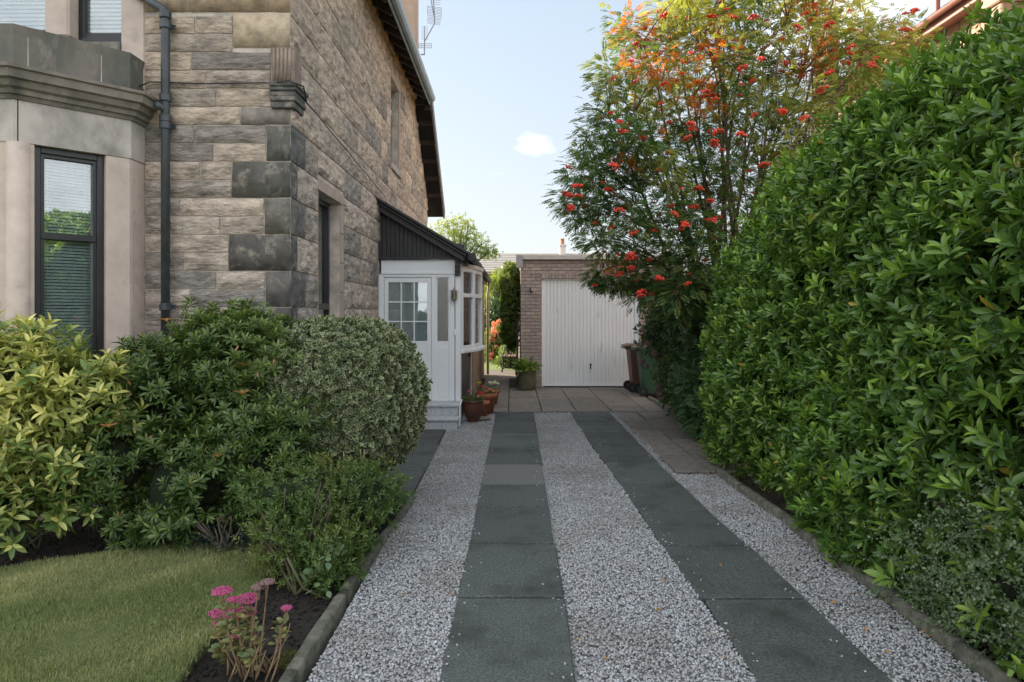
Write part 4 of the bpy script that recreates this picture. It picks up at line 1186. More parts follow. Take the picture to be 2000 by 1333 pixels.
# bow window on the side
bw = [(-.762, 10.48), (-.60, 10.95), (-.511, 11.7), (-.60, 12.45), (-.76, 12.75)]
zb0, zb1, ztr = PZ(684, 10.5), PZ(523, 10.5), PZ(577, 10.5)
bow = empty('bow_window'); bow.parent = porch; bl = Vector((-.6, 11.5, zb0)); bow.location = bl - porch.location
def wb2(mb, nm, m, **k):
    o = mb.build(nm, m, bow, **k); o.location = -bl; return o
def seg(mb, a, b, s0, s1, o0, o1, z0, z1):
    a = Vector(a); b = Vector(b); d = (b - a).normalized(); n__ = Vector((d.y, -d.x)); c = a + d * (s0 + s1) / 2 + n__ * (o0 + o1) / 2
    return mb.obox((c.x, c.y, (z0 + z1) / 2), (*(d * (s1 - s0) / 2), 0), (*(n__ * (o1 - o0) / 2), 0), (0, 0, (z1 - z0) / 2))
for a, b in zip(bw[:-1], bw[1:]):
    Ls = (Vector(b) - Vector(a)).length
    mb = MB(); f_ = .05
    seg(mb, a, b, 0, f_, -.05, .01, zb0, zb1); seg(mb, a, b, Ls - f_, Ls, -.05, .0101, zb0, zb1)
    seg(mb, a, b, f_, Ls - f_, -.05, .009, zb1 - .06, zb1); seg(mb, a, b, f_, Ls - f_, -.05, .009, zb0, zb0 + .06); seg(mb, a, b, f_, Ls - f_, -.05, .012, ztr - .03, ztr + .03)
    wb2(mb, 'frame', M['white'], bevel=.004)
    wb2(seg(MB(), a, b, f_, Ls - f_, -.03, -.025, zb0 + .06, ztr - .03), 'pane', M['glass'])
    wb2(seg(MB(), a, b, f_, Ls - f_, -.03, -.025, ztr + .03, zb1 - .06), 'pane', M['glass'])
wb2(MB().prism([(x + (.06 if 0 < i < 4 else .03), y - (.04 if i == 0 else 0)) for i, (x, y) in enumerate(bw)] + [(-.80, 12.75), (-.80, 10.45)], 'z', zb0 - .05, zb0 - .002), 'sill', M['white'], bevel=.005)
wb2(MB().prism([(x + (.03 if 0 < i < 4 else .0), y) for i, (x, y) in enumerate(bw)] + [(-.80, 12.75), (-.80, 10.45)], 'z', zb1 + .002, zb1 + .06), 'head', M['creamtrim'])
wb2(MB().box(-.95, -.93, 10.55, 12.7, zb0, zb1), 'curtain', mat('brown_curtain', (.10, .06, .045), (.05, .035, .03), rough=.9, scale=6, space='world', stretch=(1, 6, .3)))
# side wall: white stile, dark lower panel, brick
qb(MB().box(-.80, xr, YP + .101, YP + .14, 0, 2.4), 'corner_stile', M['white'])
for i in range(5):
    a = 10.55 + i * .42
    qb(MB().box(-.80, -.775, a + .004, a + .416, .02, zb0 - .055), 'dark_panel', M['blacktimber'], bevel=.004)
qb(MB().box(-.83, -.80, 10.55, 12.7, 0, zb0 - .06), 'panel_backing', M['soffit'])
qb(MB().box(-.80, -.745, 12.7, 12.85, 0, 2.36), 'jamb', M['creamtrim'])
qb(MB().box(-1.9, -1.2, 12.9, 13.0, 0, 2.4), 'inner_wall', M['darkinside'])
sbw = qb(MB().box(-1.2, -.742, 12.86, YB - .1, -.05, 2.38), 'brick_wall', M['brickmortar'])
bmesh_side = MB().box(0, .012, 0, .205, 0, .062).mesh('brick'); bmesh_side.materials.append(M['brick'])
row = 0; z = .0; nb = 0
while z < 2.36 and nb < 290:
    y = 12.87 + (.11 if row % 2 else 0)
    while y + .2 < YB - .1:
        if y < 15.5 or row % 1 == 0:
            pass
        y += .215
    z += .075; row += 1
# courses of the receding brick wall (too foreshortened to tell single bricks): joined relief
cm = MB(); row = 0; z = .0
while z < 2.33:
    y = 12.87 + (.107 if row % 2 else 0)
    while y + .2 < YB - .1:
        cm.box(-.743, -.730, y, y + .205, z, z + .064); y += .215
    z += .075; row += 1
o = qb(cm, 'brick_courses', mat('tan_brick', (.28, .21, .14), (.2, .15, .1), rough=.9, scale=10, space='world')); o['kind'] = 'stuff'
M['pipecream'] = mat('cream_pipe', (.42, .38, .26), (.30, .27, .18), rough=.5, scale=6)
qb(MB().tube([(gx, 18.3, 2.42), (-.62, 18.3, 2.3), (-.64, 18.3, 2.1), (-.64, 18.3, 0)], .035, 10), 'downpipe', M['pipecream'], smooth=True)
# iron gate latch on the side
qb(MB().box(-.77, -.74, 12.3, 12.36, .85, 1.0).tube([(-.75, 12.33, .95), (-.62, 12.5, 1.0), (-.55, 12.6, .98)], .02, 6), 'gate_bracket', M['iron'])
# steps
st = qb(MB().box(X(700), PX(893, 9.77), 9.77, 10.06, -.02, .105), 'step', M['granite'], bevel=.006)
qb(MB().box(X(700), PX(895, 9.77), 9.745, 10.06, .107, .145), 'tread', M['granite'], bevel=.008)
qb(MB().box(X(700), PX(895, 10.06), 10.061, 10.42, .0, .268), 'step', M['granite'], bevel=.006)
qb(MB().box(X(700), PX(897, 10.06), 10.03, 10.42, .27, .308), 'tread', M['granite'], bevel=.008)
for (yf, z0_, z1_) in ((9.7695, 0, .105), (10.0605, .145, .268)):
    for xx in (PX(862, yf), ):
        qb(MB().box(xx - .002, xx + .002, yf - .001, yf + .01, z0_, z1_), 'joint', M['brickmortar'])
qb(MB().tube([(-.76, 10.0, 0), (-.755, 10.0, .3), (-.75, 10.3, .34)], .012, 8), 'drain_hose', M['white'])
# lantern and bell
ln = empty('lantern'); ln.parent = porch; ll = Vector((X(887.5), YP - .09, Z(577))); ln.location = ll - porch.location
def lb(mb, nm, m, **k):
    o = mb.build(nm, m, ln, **k); return o
lb(MB().lathe([(.004, .12), (.008, .10), (.012, .085), (.065, .06), (.068, .052), (.02, .05)], n=16), 'cap', M['lantern'])
lb(MB().lathe([(.035, .05), (.04, .0), (.036, -.05)], n=12), 'glass', M['glass_frost'])
lb(MB().lathe([(.042, -.05), (.045, -.06), (.03, -.08), (.012, -.09)], n=14), 'base', M['lantern'])
mbl = MB()
for k in range(5):
    a = k * 2 * math.pi / 5; mbl.tube([(.042 * math.cos(a), .042 * math.sin(a), .05), (.046 * math.cos(a), .046 * math.sin(a), -.05)], .004, 5)
lb(mbl, 'cage', M['lantern']); lb(MB().bar((0, 0, .03), (0, .09, .03), .02, .02), 'arm', M['lantern'])
qb(MB().box(X(886.5), X(891.5), YP - .035, YP - .012, Z(655), Z(644)), 'bell_push', M['white'], bevel=.004)

# ------------------------------------------------------------------ garage
YGA = 15.15
gar = empty('garage', (1.6, YGA, 0), 'flat-roofed buff brick garage with white up-and-over door', 'garage')
def gb(mb, nm, m, par=None, **k):
    o = mb.build(nm, m, gar, **k); o.location = -gar.location
    return o
GX = lambda x: PX(x, YGA)
GZ = lambda y: PZ(y, YGA)
gx0, gx1 = GX(1017), GX(1335); dx0, dx1 = GX(1058), GX(1250); dzt = GZ(545); gzt = GZ(507)
wall = gb(MB().box(gx0, dx0, YGA + .012, YGA + .2, -.05, gzt).box(dx1, gx1, YGA + .012, YGA + .2, -.05, gzt).box(dx0, dx1, YGA + .012, YGA + .2, dzt, gzt), 'front_wall', M['brickmortar'])
gb(MB().box(gx0, gx0 + .2, YGA + .201, 20.5, -.05, gzt).box(gx1 - .2, gx1, YGA + .201, 20.5, -.05, gzt).box(gx0, gx1, 20.3, 20.5, -.05, gzt - .01), 'walls', M['brickmortar'])
brick_me = {}
def brick(x, z, w, h):
    key = (round(w, 3), round(h, 3))
    if key not in brick_me:
        me = MB().box(0, w, 0, .02, 0, h).mesh('brick', bevel=.003); me.materials.append(M['brick']); brick_me[key] = me
    o = link('brick', brick_me[key], None, wall, (x - 0, YGA + random.uniform(-.002, .002), z))
    c = random.choice([(.44, .365, .32), (.40, .335, .30), (.47, .39, .34), (.36, .30, .27), (.43, .35, .305), (.39, .335, .31)]); q = random.uniform(.9, 1.08)
    o.color = (*[v * q for v in c], 1)
BW, BH, JT = .2125, .0645, .0105
row = 0; z = .012; nb = 0
soldier0, soldier1 = dzt + .002, dzt + .10
while z < gzt - .03:
    h = BH
    for (a, b) in ([(gx0, dx0), (dx1, gx1)] if z < dzt - .02 else [(gx0, dx0 - .0), (dx1 + .0, gx1)] if z < soldier1 - .03 else [(gx0, gx1)]):
        x = a; firstb = True
        while x < b - .02:
            w = BW / 2 - .005 if (firstb and row % 2) else BW
            w = min(w, b - x); firstb = False
            if w > .03: brick(x, z, round(w, 3), h); nb += 1
            x += w + JT
    z += BH + JT; row += 1
x = dx0 + .003
while x < dx1 - .05:
    brick(x, dzt + .004, .064, .115); x += .0745; nb += 1
print('bricks', nb)
gb(MB().box(GX(1010), gx1 + .1, YGA - .06, 20.6, gzt + .002, GZ(498)), 'roof_slab', M['creamtrim'], bevel=.006)
gb(MB().box(GX(1022), gx1 + .1, YGA - .075, YGA - .061, GZ(507.5), GZ(500)), 'fascia', mat('pale_fascia', (.60, .57, .53), (.5, .47, .44), rough=.6, space='world'))
gb(MB().box(GX(1008), GX(1021), YGA - .10, YGA - .02, GZ(524), GZ(499)), 'fascia_end', mat('grey_box_end', (.42, .41, .39), (.36, .35, .33), rough=.7, space='world'), bevel=.004)
# door: corrugated panel
frm = MB().box(dx0, dx0 + .035, YGA + .05, YGA + .12, 0, dzt).box(dx1 - .10, dx1, YGA + .05, YGA + .12, 0, dzt).box(dx0, dx1, YGA + .05, YGA + .12, dzt - .03, dzt - .001)
gb(frm, 'door_frame', M['white'])
gdoor = empty('garage_door'); gdoor.parent = gar; gdoor.location = (0, 0, 0)
M['doorwhite'] = mat('garage_door_paint', (.80, .82, .83), (.76, .78, .79), rough=.5, scale=2.5, space='world', c3=(.42, .43, .42), s3=3, c3t=(.6, .85), stretch=(3, 1, .5))
prof = []
x = dx0 + .036; pitch = (dx1 - .10 - x) / 25
for i in range(25):
    x_ = x + i * pitch
    prof += [(x_, .075), (x_ + pitch * .78, .075), (x_ + pitch * .83, .09), (x_ + pitch * .95, .09)]
prof.append((x + 25 * pitch, .075))
mb = MB(); k = len(prof)
for (a, b) in prof: mb.v.append((a, YGA + b, .02))
for (a, b) in prof: mb.v.append((a, YGA + b, dzt - .03))
for i in range(k - 1): mb.f.append((i, i + 1, k + i + 1, k + i))
o = mb.build('door_panel', M['doorwhite'], gdoor); o.location = -gar.location
o = MB().box(dx0 + .04, dx1 - .1, YGA + .06, YGA + .074, .02, .06).build('bottom_rail', M['white'], gdoor); o.location = -gar.location
o = MB().tube([(GX(1154), YGA + .03, GZ(713)), (GX(1154), YGA + .075, GZ(713))], .022, 12).box(GX(1153), GX(1155), YGA + .03, YGA + .05, GZ(722), GZ(713)).build('handle', M['iron'], gdoor); o.location = -gar.location
gb(MB().box(GX(1035), GX(1037), YGA - .06, YGA + .0, GZ(572), GZ(562)).box(GX(1035), GX(1041), YGA - .06, YGA - .04, GZ(572), GZ(570)), 'wall_hook', M['iron'])

# wheelie bins
def bin_(name, loc, body, lid, label):
    t_ = empty(name, loc, label, 'bin', None, rz=R(90))
    mb = MB(); w0, w1, d0, d1 = .22, .27, .24, .33
    mb.add([(-w0, -d0, .04), (w0, -d0, .04), (w0, d0 - .04, .04), (-w0, d0 - .04, .04), (-w1, -d1, .92), (w1, -d1, .92), (w1, d1 - .04, .92), (-w1, d1 - .04, .92)],
           [(0, 3, 2, 1), (4, 5, 6, 7), (0, 1, 5, 4), (1, 2, 6, 5), (2, 3, 7, 6), (3, 0, 4, 7)])
    mb.build('body', body, t_, bevel=.02)
    MB().box(-w1 - .015, w1 + .015, -d1 - .015, d1 - .02, .885, .935).build('rim', body, t_, bevel=.01)
    MB().prism([(-d1 - .03, .937), (d1 + .06, .937), (d1 + .06, .955), (d1 - .06, .985), (-d1 + .02, .965), (-d1 - .03, .95)], 'x', -w1 - .02, w1 + .02).build('lid', lid, t_, bevel=.008)
    MB().tube([(-w1 + .03, d1 + .05, .91), (w1 - .03, d1 + .05, .91)], .016, 8).box(-w1 + .03, -w1 + .06, d1 - .06, d1 + .05, .88, .92).box(w1 - .06, w1 - .03, d1 - .06, d1 + .05, .88, .92).build('handle', body, t_)
    for s_ in (-1, 1):
        wh = MB().lathe([(.03, -.025), (.095, -.025), (.10, -.015), (.10, .015), (.095, .025), (.03, .025)], n=20).build('wheel', M['rubber'], t_)
        wh.rotation_euler = (0, R(90), 0); wh.location = (s_ * .265, d0 - .0, .10)
        h_ = MB().lathe([(.0, -.03), (.035, -.03), (.035, .03), (.0, .03)], n=12).build('hub', body, wh)
    return t_
bin_('wheelie_bin', (2.71, 14.45, 0), M['binbrown'], M['binbrown'], 'brown wheelie bin against the right edge of the garage door')
bin_('wheelie_bin', (2.80, 13.78, 0), M['bingreen'], M['binlidgreen'], 'green wheelie bin standing in front of the brown one, under the hydrangea')

# ------------------------------------------------------------------ hedge
def loft(profile_fn, ys):
    V = []; F = []; k = None
    for y in ys:
        pr = profile_fn(y); k = len(pr); V += [(x, y, z) for x, z in pr]
    for i in range(len(ys) - 1):
        for j in range(k - 1):
            a = i * k + j
            F += [(a, a + k, a + 1), (a + 1, a + k, a + k + 1)]
    return np.array(V, float), np.array(F, int)
def hedge_prof(y):
    H = float(np.interp(y, [1, 4.0, 5.0, 6.2, 7.2, 8.0, 8.45], [3.2, 3.24, 3.12, 3.02, 2.74, 2.4, 1.9]))
    end = max(0, (y - 7.6) / .85)
    inx = 1.1 * end ** 2.2
    pts = [(2.55, .05), (2.34, .25), (2.24, .7), (2.22, 1.3), (2.26, 1.9), (2.36, H - .55), (2.50, H - .22), (2.72, H - .03), (3.0, H + .03), (3.5, H + .05), (4.2, H)]
    pts = [(2.36, .03), (2.26, .2), (2.22, .16 * H + .2), (2.22, .4 * H), (2.26, .6 * H), (2.36, H * .83), (2.50, H * .93), (2.72, H * .99), (3.0, H * 1.01), (3.5, H + .05), (4.2, H)]
    out = []
    for i, (x, z) in enumerate(pts):
        bul = .07 * math.sin(y * 2.3 + z * 2) + .06 * math.sin(y * 1.1 - z * 3.1 + 1)
        out.append((min(4.2, x + inx + bul), z + (.05 * math.sin(y * 3.1 + i) if i > 5 else 0)))
    # refine
    res = []
    for a, b in zip(out[:-1], out[1:]):
        for t_ in (0, .5): res.append((a[0] + (b[0] - a[0]) * t_, a[1] + (b[1] - a[1]) * t_))
    res.append(out[-1])
    return res
HS = loft(hedge_prof, list(np.arange(.9, 8.5, .12)) + [8.46])
hedge = empty('hedge', (2.9, 5.0, 0), 'tall glossy green laurel hedge filling the right side of the drive', 'hedge')
lf = leaf_tpl(1, .34, .10, .14, 3, .55)
lf2 = leaf_tpl(1, .30, .06, .05, 3, .6)
tp_h = [sprig_tpl(lf, sprig_leaves(10, .075, .088, 74, 3, s, .75)) for s in range(6)] + [sprig_tpl(lf2, sprig_leaves(8, .06, .098, 66, 2, 20 + s, .5)) for s in range(3)]
# surface winding must point outwards (-X): check
P_, N_ = tri_sample(*HS, 200)
if (N_[:, 0].mean()) > 0: HS = (HS[0], HS[1][:, ::-1])
def hkeep(P, N):
    thin = snoise(P, 2.4, 17) > 1.25      # thin places where the inside shows
    return ((P[:, 1] > 1.6) | (rng.random(len(P)) < .25)) & ~(thin & (rng.random(len(P)) < .7))
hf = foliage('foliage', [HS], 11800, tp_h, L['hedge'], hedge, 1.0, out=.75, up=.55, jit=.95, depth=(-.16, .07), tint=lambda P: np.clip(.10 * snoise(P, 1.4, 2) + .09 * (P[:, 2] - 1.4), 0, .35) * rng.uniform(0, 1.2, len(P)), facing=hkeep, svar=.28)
hf.location = -hedge.location
st_ = foliage('stray_shoots', [HS], 520, tp_h, L['hedge'], hedge, 1.1, out=.45, up=1.0, jit=.9, depth=(.04, .17), tint=lambda P: rng.uniform(.1, .6, len(P)), facing=lambda P, N: P[:, 1] > 2.2); st_.location = -hedge.location
tws = MB(); Pq, Nq = tri_sample(*HS, 160)
for p, nn_ in zip(Pq, Nq):
    a = Vector(p) - Vector(nn_) * .12; b = Vector(p) + Vector(nn_) * random.uniform(0, .06) + Vector(rng.normal(size=3)) * .06 + Vector((0, 0, .1)); tws.tube([a, a.lerp(b, .5) + Vector((0, 0, -.01)), b], [.005, .004, .002], 4)
tw_ = tws.build('twigs', M['redbark'], hedge); tw_.location = -hedge.location; tw_['kind'] = 'stuff'
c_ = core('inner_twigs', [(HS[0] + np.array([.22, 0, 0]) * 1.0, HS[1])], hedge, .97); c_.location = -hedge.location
# the leaves that show largest: single parts
def single_leaves(parent, tplL, mt, surf, n_shoot, leaves_fn, keep, maxn=300, out=.75, up=.5, lift=.05, tints=3):
    V, F, mg = tplL
    mes = []
    for k in range(tints):
        me = big_mesh('leaf', V, F, np.full(len(V), k * .3), mg); me.materials.append(mt); mes.append(me)
    P, N = tri_sample(*surf, 4000); q = keep(P, N); P = P[q]; N = N[q]
    cnt = 0
    inv = parent.location
    sel = []
    for p, nn_ in zip(P, N):
        if len(sel) >= n_shoot: break
        if any((p[0] - s_[0][0]) ** 2 + (p[1] - s_[0][1]) ** 2 + (p[2] - s_[0][2]) ** 2 < .010 for s_ in sel): continue
        sel.append((p, nn_))
    for p, nn_ in sel:
        ax = (Vector(nn_) * out + Vector((0, 0, up)) + Vector(rng.normal(size=3)) * .35).normalized()
        rot = Vector((0, 1, 0)).rotation_difference(ax)
        base = Vector(p) + Vector(nn_) * lift
        tipc = random.random()
        for (lp, ld, lu, s, t_) in leaves_fn(random.randrange(1000)):
            if cnt >= maxn: return
            d = rot @ ld; u = rot @ lu; x_ = d.cross(u).normalized(); u = x_.cross(d)
            mtx = Matrix((x_, d, u)).transposed().to_4x4()
            me = mes[min(tints - 1, int(max(0, t_) * tints * (.4 + tipc * .8)))]
            o = bpy.data.objects.new('leaf', me); COL.objects.link(o); o.parent = parent
            o.matrix_local = Matrix.Translation(base + rot @ lp - inv) @ mtx @ Matrix.Scale(s, 4)
            cnt += 1
single_leaves(hedge, leaf_tpl(1, .34, .10, .14, 4, .55), L['hedge'], HS, 33, lambda sd_: sprig_leaves(9, .085, .115, 72, 3, sd_, .9),
              lambda P, N: (P[:, 1] > 2.95) & (P[:, 1] < 4.6) & (P[:, 0] < P[:, 1] * .76) & (P[:, 2] > .45) & (P[:, 2] < 2.9))

# grey-green cotoneaster at its foot, lower right
cot = empty('cotoneaster', (2.75, 3.1, 0), 'grey-green small-leaved cotoneaster sprawling at the hedge foot, bottom right', 'shrub')
CS = [blob((2.56, 3.35, .40), (.42, .66, .56), .16, 1.2, 11, flat=.02), blob((2.75, 2.75, .55), (.5, .6, .55), .16, 1.2, 12, flat=.02), blob((2.42, 3.75, .22), (.25, .45, .28), .16, 1.2, 13, flat=0)]
rl = leaf_tpl(1, .75, .1, .05, 2, .5)
def twig_tpl(seed, n=14, L_=.16, s=.017):
    r = random.Random(seed); out_ = []
    for i in range(n):
        t_ = (i + 1) / n; a = i * 2.5 + r.random()
        sd_ = Vector((math.cos(a), 0, math.sin(a))); D = sd_ * .8 + Vector((0, .6, 0))
        out_.append((Vector((0, t_ * L_, 0)), D.normalized(), Vector((0, .8, 0)) - sd_ * .4, s * r.uniform(.7, 1.15), r.uniform(0, .5)))
    V, F, mg, ti = sprig_tpl(rl, out_)
    # stem
    Vs = np.array([(-.0012, 0, 0), (.0012, 0, 0), (0, L_, 0), (0, 0, .0015)]); Fs = np.array([(0, 1, 2), (1, 3, 2)])
    return np.concatenate([V, Vs]), np.concatenate([F, Fs + len(V)]), np.concatenate([mg, np.zeros(4)]), np.concatenate([ti, np.full(4, .9)])
f_ = foliage('foliage', CS, 5200, [twig_tpl(s) for s in range(5)], L['coton'], cot, 1.0, out=.5, up=.35, jit=1.5, depth=(-.12, .05)); f_.location = -cot.location
c_ = core('inner_twigs', CS, cot, .68); c_.location = -cot.location

# ------------------------------------------------------------------ shrubs at the left
def stems(name, parent, pts, m, smooth=True):
    mb = MB()
    for (p, r) in pts: mb.tube(p, r, 6)
    o = mb.build(name, m, parent, smooth); o.location = -parent.location
    return o
def bend(a, b, k=.15, n=5):
    a = Vector(a); b = Vector(b); off = Vector((random.uniform(-k, k), random.uniform(-k, k), 0))
    return [a.lerp(b, i / n) + off * math.sin(math.pi * i / n) for i in range(n + 1)]

# spotted laurel
auc = empty('spotted_laurel', (-3.62, 4.95, 0), 'yellow-green spotted laurel bush in front of the bay window', 'shrub')
AS = [blob((-3.55, 4.80, 1.10), (.50, .36, .45), .15, 1, 21), blob((-3.02, 4.84, 1.02), (.38, .30, .36), .15, 1, 22), blob((-4.2, 4.7, 1.18), (.5, .42, .48), .15, 1, 23),
      blob((-3.25, 4.68, .60), (.34, .30, .30), .15, 1, 24), blob((-3.85, 4.62, .66), (.45, .34, .38), .15, 1, 25), blob((-3.35, 4.62, .33), (.32, .26, .22), .15, 1, 26), blob((-3.05, 4.72, .45), (.26, .24, .26), .15, 1, 27)]
la = leaf_tpl(1, .34, .10, .22, 4, .5)
tp_a = [sprig_tpl(la, sprig_leaves(9, .075, .108, 80, 4, 40 + s, 1.0)) for s in range(5)]
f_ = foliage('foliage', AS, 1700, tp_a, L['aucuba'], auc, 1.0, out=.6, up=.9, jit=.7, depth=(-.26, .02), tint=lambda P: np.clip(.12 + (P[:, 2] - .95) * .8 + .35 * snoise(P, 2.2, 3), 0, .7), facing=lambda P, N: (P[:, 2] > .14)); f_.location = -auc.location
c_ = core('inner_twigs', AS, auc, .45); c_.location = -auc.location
for s_ in AS[:0]: pass
AUCS = (np.concatenate([a[0] for a in AS]), np.concatenate([a[1] + sum(len(b[0]) for b in AS[:i]) for i, a in enumerate(AS)]))
single_leaves(auc, leaf_tpl(1, .33, .10, .24, 5, .5), L['aucuba'], AUCS, 33, lambda sd_: sprig_leaves(9, .06, .118, 78, 4, sd_, .8),
              lambda P, N: (N[:, 1] < .1) & (P[:, 0] > -4.05) & (P[:, 2] > .35), up=.9, lift=.0)
stems('stems', auc, [(bend((-3.45 + random.uniform(-.1, .1), 4.9, -.05), (-3.5 + random.uniform(-.7, .6), 4.8 + random.uniform(-.2, .2), .6)), .006) for _ in range(12)], mat('green_stem', (.07, .10, .04), rough=.6))

# pieris / rhododendron mass
pie = empty('pieris', (-2.3, 5.2, 0), 'large dark green pieris with whorled leaves against the front wall', 'shrub')
PS = [blob((-2.35, 4.98, .40), (.52, .38, .40), .16, 1, 31), blob((-2.10, 5.42, 1.10), (.62, .42, .52), .16, 1, 32), blob((-2.72, 5.25, .98), (.40, .32, .42), .16, 1, 33),
      blob((-1.80, 5.12, .58), (.44, .38, .45), .15, 1, 34), blob((-2.82, 4.92, .55), (.30, .28, .36), .15, 1, 35), blob((-1.72, 5.5, 1.0), (.36, .34, .42), .15, 1, 36), blob((-2.3, 5.55, 1.38), (.36, .3, .30), .15, 1, 37)]
lp_ = leaf_tpl(1, .26, .08, .14, 3, .6)
tp_p = [sprig_tpl(lp_, sprig_leaves(13, .035, .078, 84, 4, 60 + s, .8)) for s in range(6)]
def out_of(blobs, k=.86):
    info = [(b[0].mean(0), (b[0].max(0) - b[0].min(0)) / 2) for b in blobs]
    def fn(P, N):
        ins = np.zeros(len(P), int)
        for c, r in info: ins += ((((P - c) / r) ** 2).sum(1) < k * k)
        return ins == 0
    return fn
oo = out_of(PS)
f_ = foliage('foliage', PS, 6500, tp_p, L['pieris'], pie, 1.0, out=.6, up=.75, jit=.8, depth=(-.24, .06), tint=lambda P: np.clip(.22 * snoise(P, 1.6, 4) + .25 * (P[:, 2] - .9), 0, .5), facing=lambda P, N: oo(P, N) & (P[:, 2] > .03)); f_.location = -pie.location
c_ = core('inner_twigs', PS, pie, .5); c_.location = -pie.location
# coral young rosettes
for i, (x, y, Y) in enumerate(((325, 628, 5.25), (475, 716, 5.05), (212, 835, 4.6), (472, 770, 4.9), (425, 893, 4.7))):
    root_p = Vector((PX(x, Y), Y, PZ(y, Y)))
    k = 9; a_ = np.arange(k) * 2.4
    D = np.c_[np.cos(a_), np.sin(a_), np.full(k, .55)]; U = np.c_[-np.cos(a_) * .5, -np.sin(a_) * .5, np.ones(k)]
    V, F, T, Mg = place(lp_, np.zeros((k, 3)), D, U, np.full(k, .065 if i < 4 else .045))
    o = link('young_leaves', big_mesh('young_leaves', V, F, T, Mg), L['bract'], pie, root_p - pie.location); o['label'] = 'coral-coloured young leaf whorl'

# clipped variegated ball
eu = empty('clipped_euonymus', (-1.35, 5.7, 0), 'rounded clipped variegated bush with cream-edged leaves before the porch', 'shrub')
ES = [blob((-1.40, 5.68, .935), (.60, .55, .575), .045, 1.4, 41, power=2.5)]
le = leaf_tpl(1, .62, .12, .10, 3, .5)
tp_e = [sprig_tpl(le, sprig_leaves(8, .05, .052, 78, 2, 80 + s, .4)) for s in range(6)]
f_ = foliage('foliage', ES, 9500, tp_e, L['euonymus'], eu, 1.0, out=.75, up=.3, jit=1.0, depth=(-.07, .045), facing=lambda P, N: P[:, 1] < 6.2); f_.location = -eu.location
c_ = core('inner_twigs', ES, eu, .86); c_.location = -eu.location
stems('stems', eu, [(bend((-1.35 + random.uniform(-.1, .1), 5.6, -.05), (-1.35 + random.uniform(-.35, .35), 5.5 + random.uniform(-.2, .2), .6)), .012) for _ in range(12)], M['bark'])

# small shrub in front: twiggy, sparse
az = empty('twiggy_shrub', (-1.33, 4.5, 0), 'small sparse green shrub with bare twigs between lawn and kerb', 'shrub')
SS = [blob((-1.42, 4.62, .40), (.34, .28, .24), .18, 1.2, 51), blob((-1.04, 4.72, .38), (.26, .26, .24), .18, 1.2, 55), blob((-1.08, 4.30, .16), (.17, .30, .16), .18, 1.2, 52), blob((-1.40, 4.35, .22), (.26, .22, .22), .18, 1.2, 53), blob((-1.18, 4.28, .12), (.20, .22, .15), .18, 1.2, 54)]
ls = leaf_tpl(1, .40, .08, .10, 2, .5)
tp_s = [sprig_tpl(ls, sprig_leaves(10, .06, .034, 70, 3, 90 + s, .5)) for s in range(5)]
f_ = foliage('foliage', SS, 1900, tp_s, L['smallshrub'], az, 1.0, out=.5, up=.6, jit=1.2, depth=(-.14, .05), tint=lambda P: np.clip(.35 * snoise(P, 2.5, 6), 0, .7)); f_.location = -az.location
c_ = core('inner_twigs', SS[:2], az, .6); c_.location = -az.location
stems('twigs', az, [(bend((-1.28 + random.uniform(-.06, .06), 4.25 + random.uniform(-.1, .1), -.03), (-1.33 + random.uniform(-.4, .35), 4.5 + random.uniform(-.3, .2), random.uniform(.3, .62)), .06), [.010, .009, .008, .006, .005, .003]) for _ in range(16)], mat('pale_twig', (.11, .08, .06), (.07, .055, .04), rough=.9, scale=20, space='world'))
# rosy leaves low at the front of that shrub
rose = empty('rose_bush', (-1.36, 4.15, 0), 'low rose with broad round leaves at the lawn corner, one blue flower near it', 'shrub')
lr = leaf_tpl(1, .72, .08, .08, 3, .45)
pts = [(G(495, 1165)[0], 4.35, .27), (PX(560, 4.3), 4.3, PZ(1055, 4.3)), (PX(520, 4.3), 4.3, PZ(1050, 4.3)), (PX(640, 4.0), 4.0, PZ(1090, 4.0)), (PX(668, 4.05), 4.05, PZ(1070, 4.05)), (PX(610, 4.0), 4.0, PZ(1130, 4.0))]
P = np.array([np.array(p) + rng.normal(size=3) * .035 for p in pts for _ in range(8)])
V, F, T, Mg = place(lr, P, rnd(len(P)) * .6 + np.array([0, -.3, .1]), np.array([0, 0, 1.0]) + rnd(len(P)) * .4, rng.uniform(.04, .06, len(P)))
o = link('leaves', big_mesh('leaves', V, F, T, Mg), L['coton'], rose); o.location = -rose.location
stems('stems', rose, [(bend((-1.28, 4.1, -.03), (p[0], p[1], p[2] + .02), .03), [.009, .008, .007, .006, .005, .004]) for p in pts] + [([(PX(700, 4.05), 4.05, PZ(1200, 4.05)), (PX(590, 4.05), 4.06, PZ(1150, 4.05)), (PX(560, 4.05), 4.06, PZ(1090, 4.05))], .008)], mat('green_brown_stem', (.09, .09, .04), (.1, .07, .04), rough=.8, scale=20))
bf = empty('blue_flower', (PX(535, 4.3), 4.3, PZ(1049, 4.3)), 'single small blue flower above the lawn corner', 'flower')
k = 10; a_ = np.arange(k) * 2.4
V, F, T, Mg = place(leaf_tpl(1, .7, .1, .0, 2, .6), np.zeros((k, 3)), np.c_[np.cos(a_), np.sin(a_) - .4, np.sin(a_ * 1.7) * .5 + .3], np.array([0, -.5, 1.0]) + rnd(k) * .2, np.full(k, .018))
link('petals', big_mesh('petals', V, F, T, Mg), leaf_mat('blue_petal', (.10, .16, .62), (.16, .25, .75), rough=.6, trans=.3), bf)
MB().tube([(0, 0, -.22), (.01, 0, -.1), (0, 0, 0)], .002, 5).build('stem', M['bark'], bf)

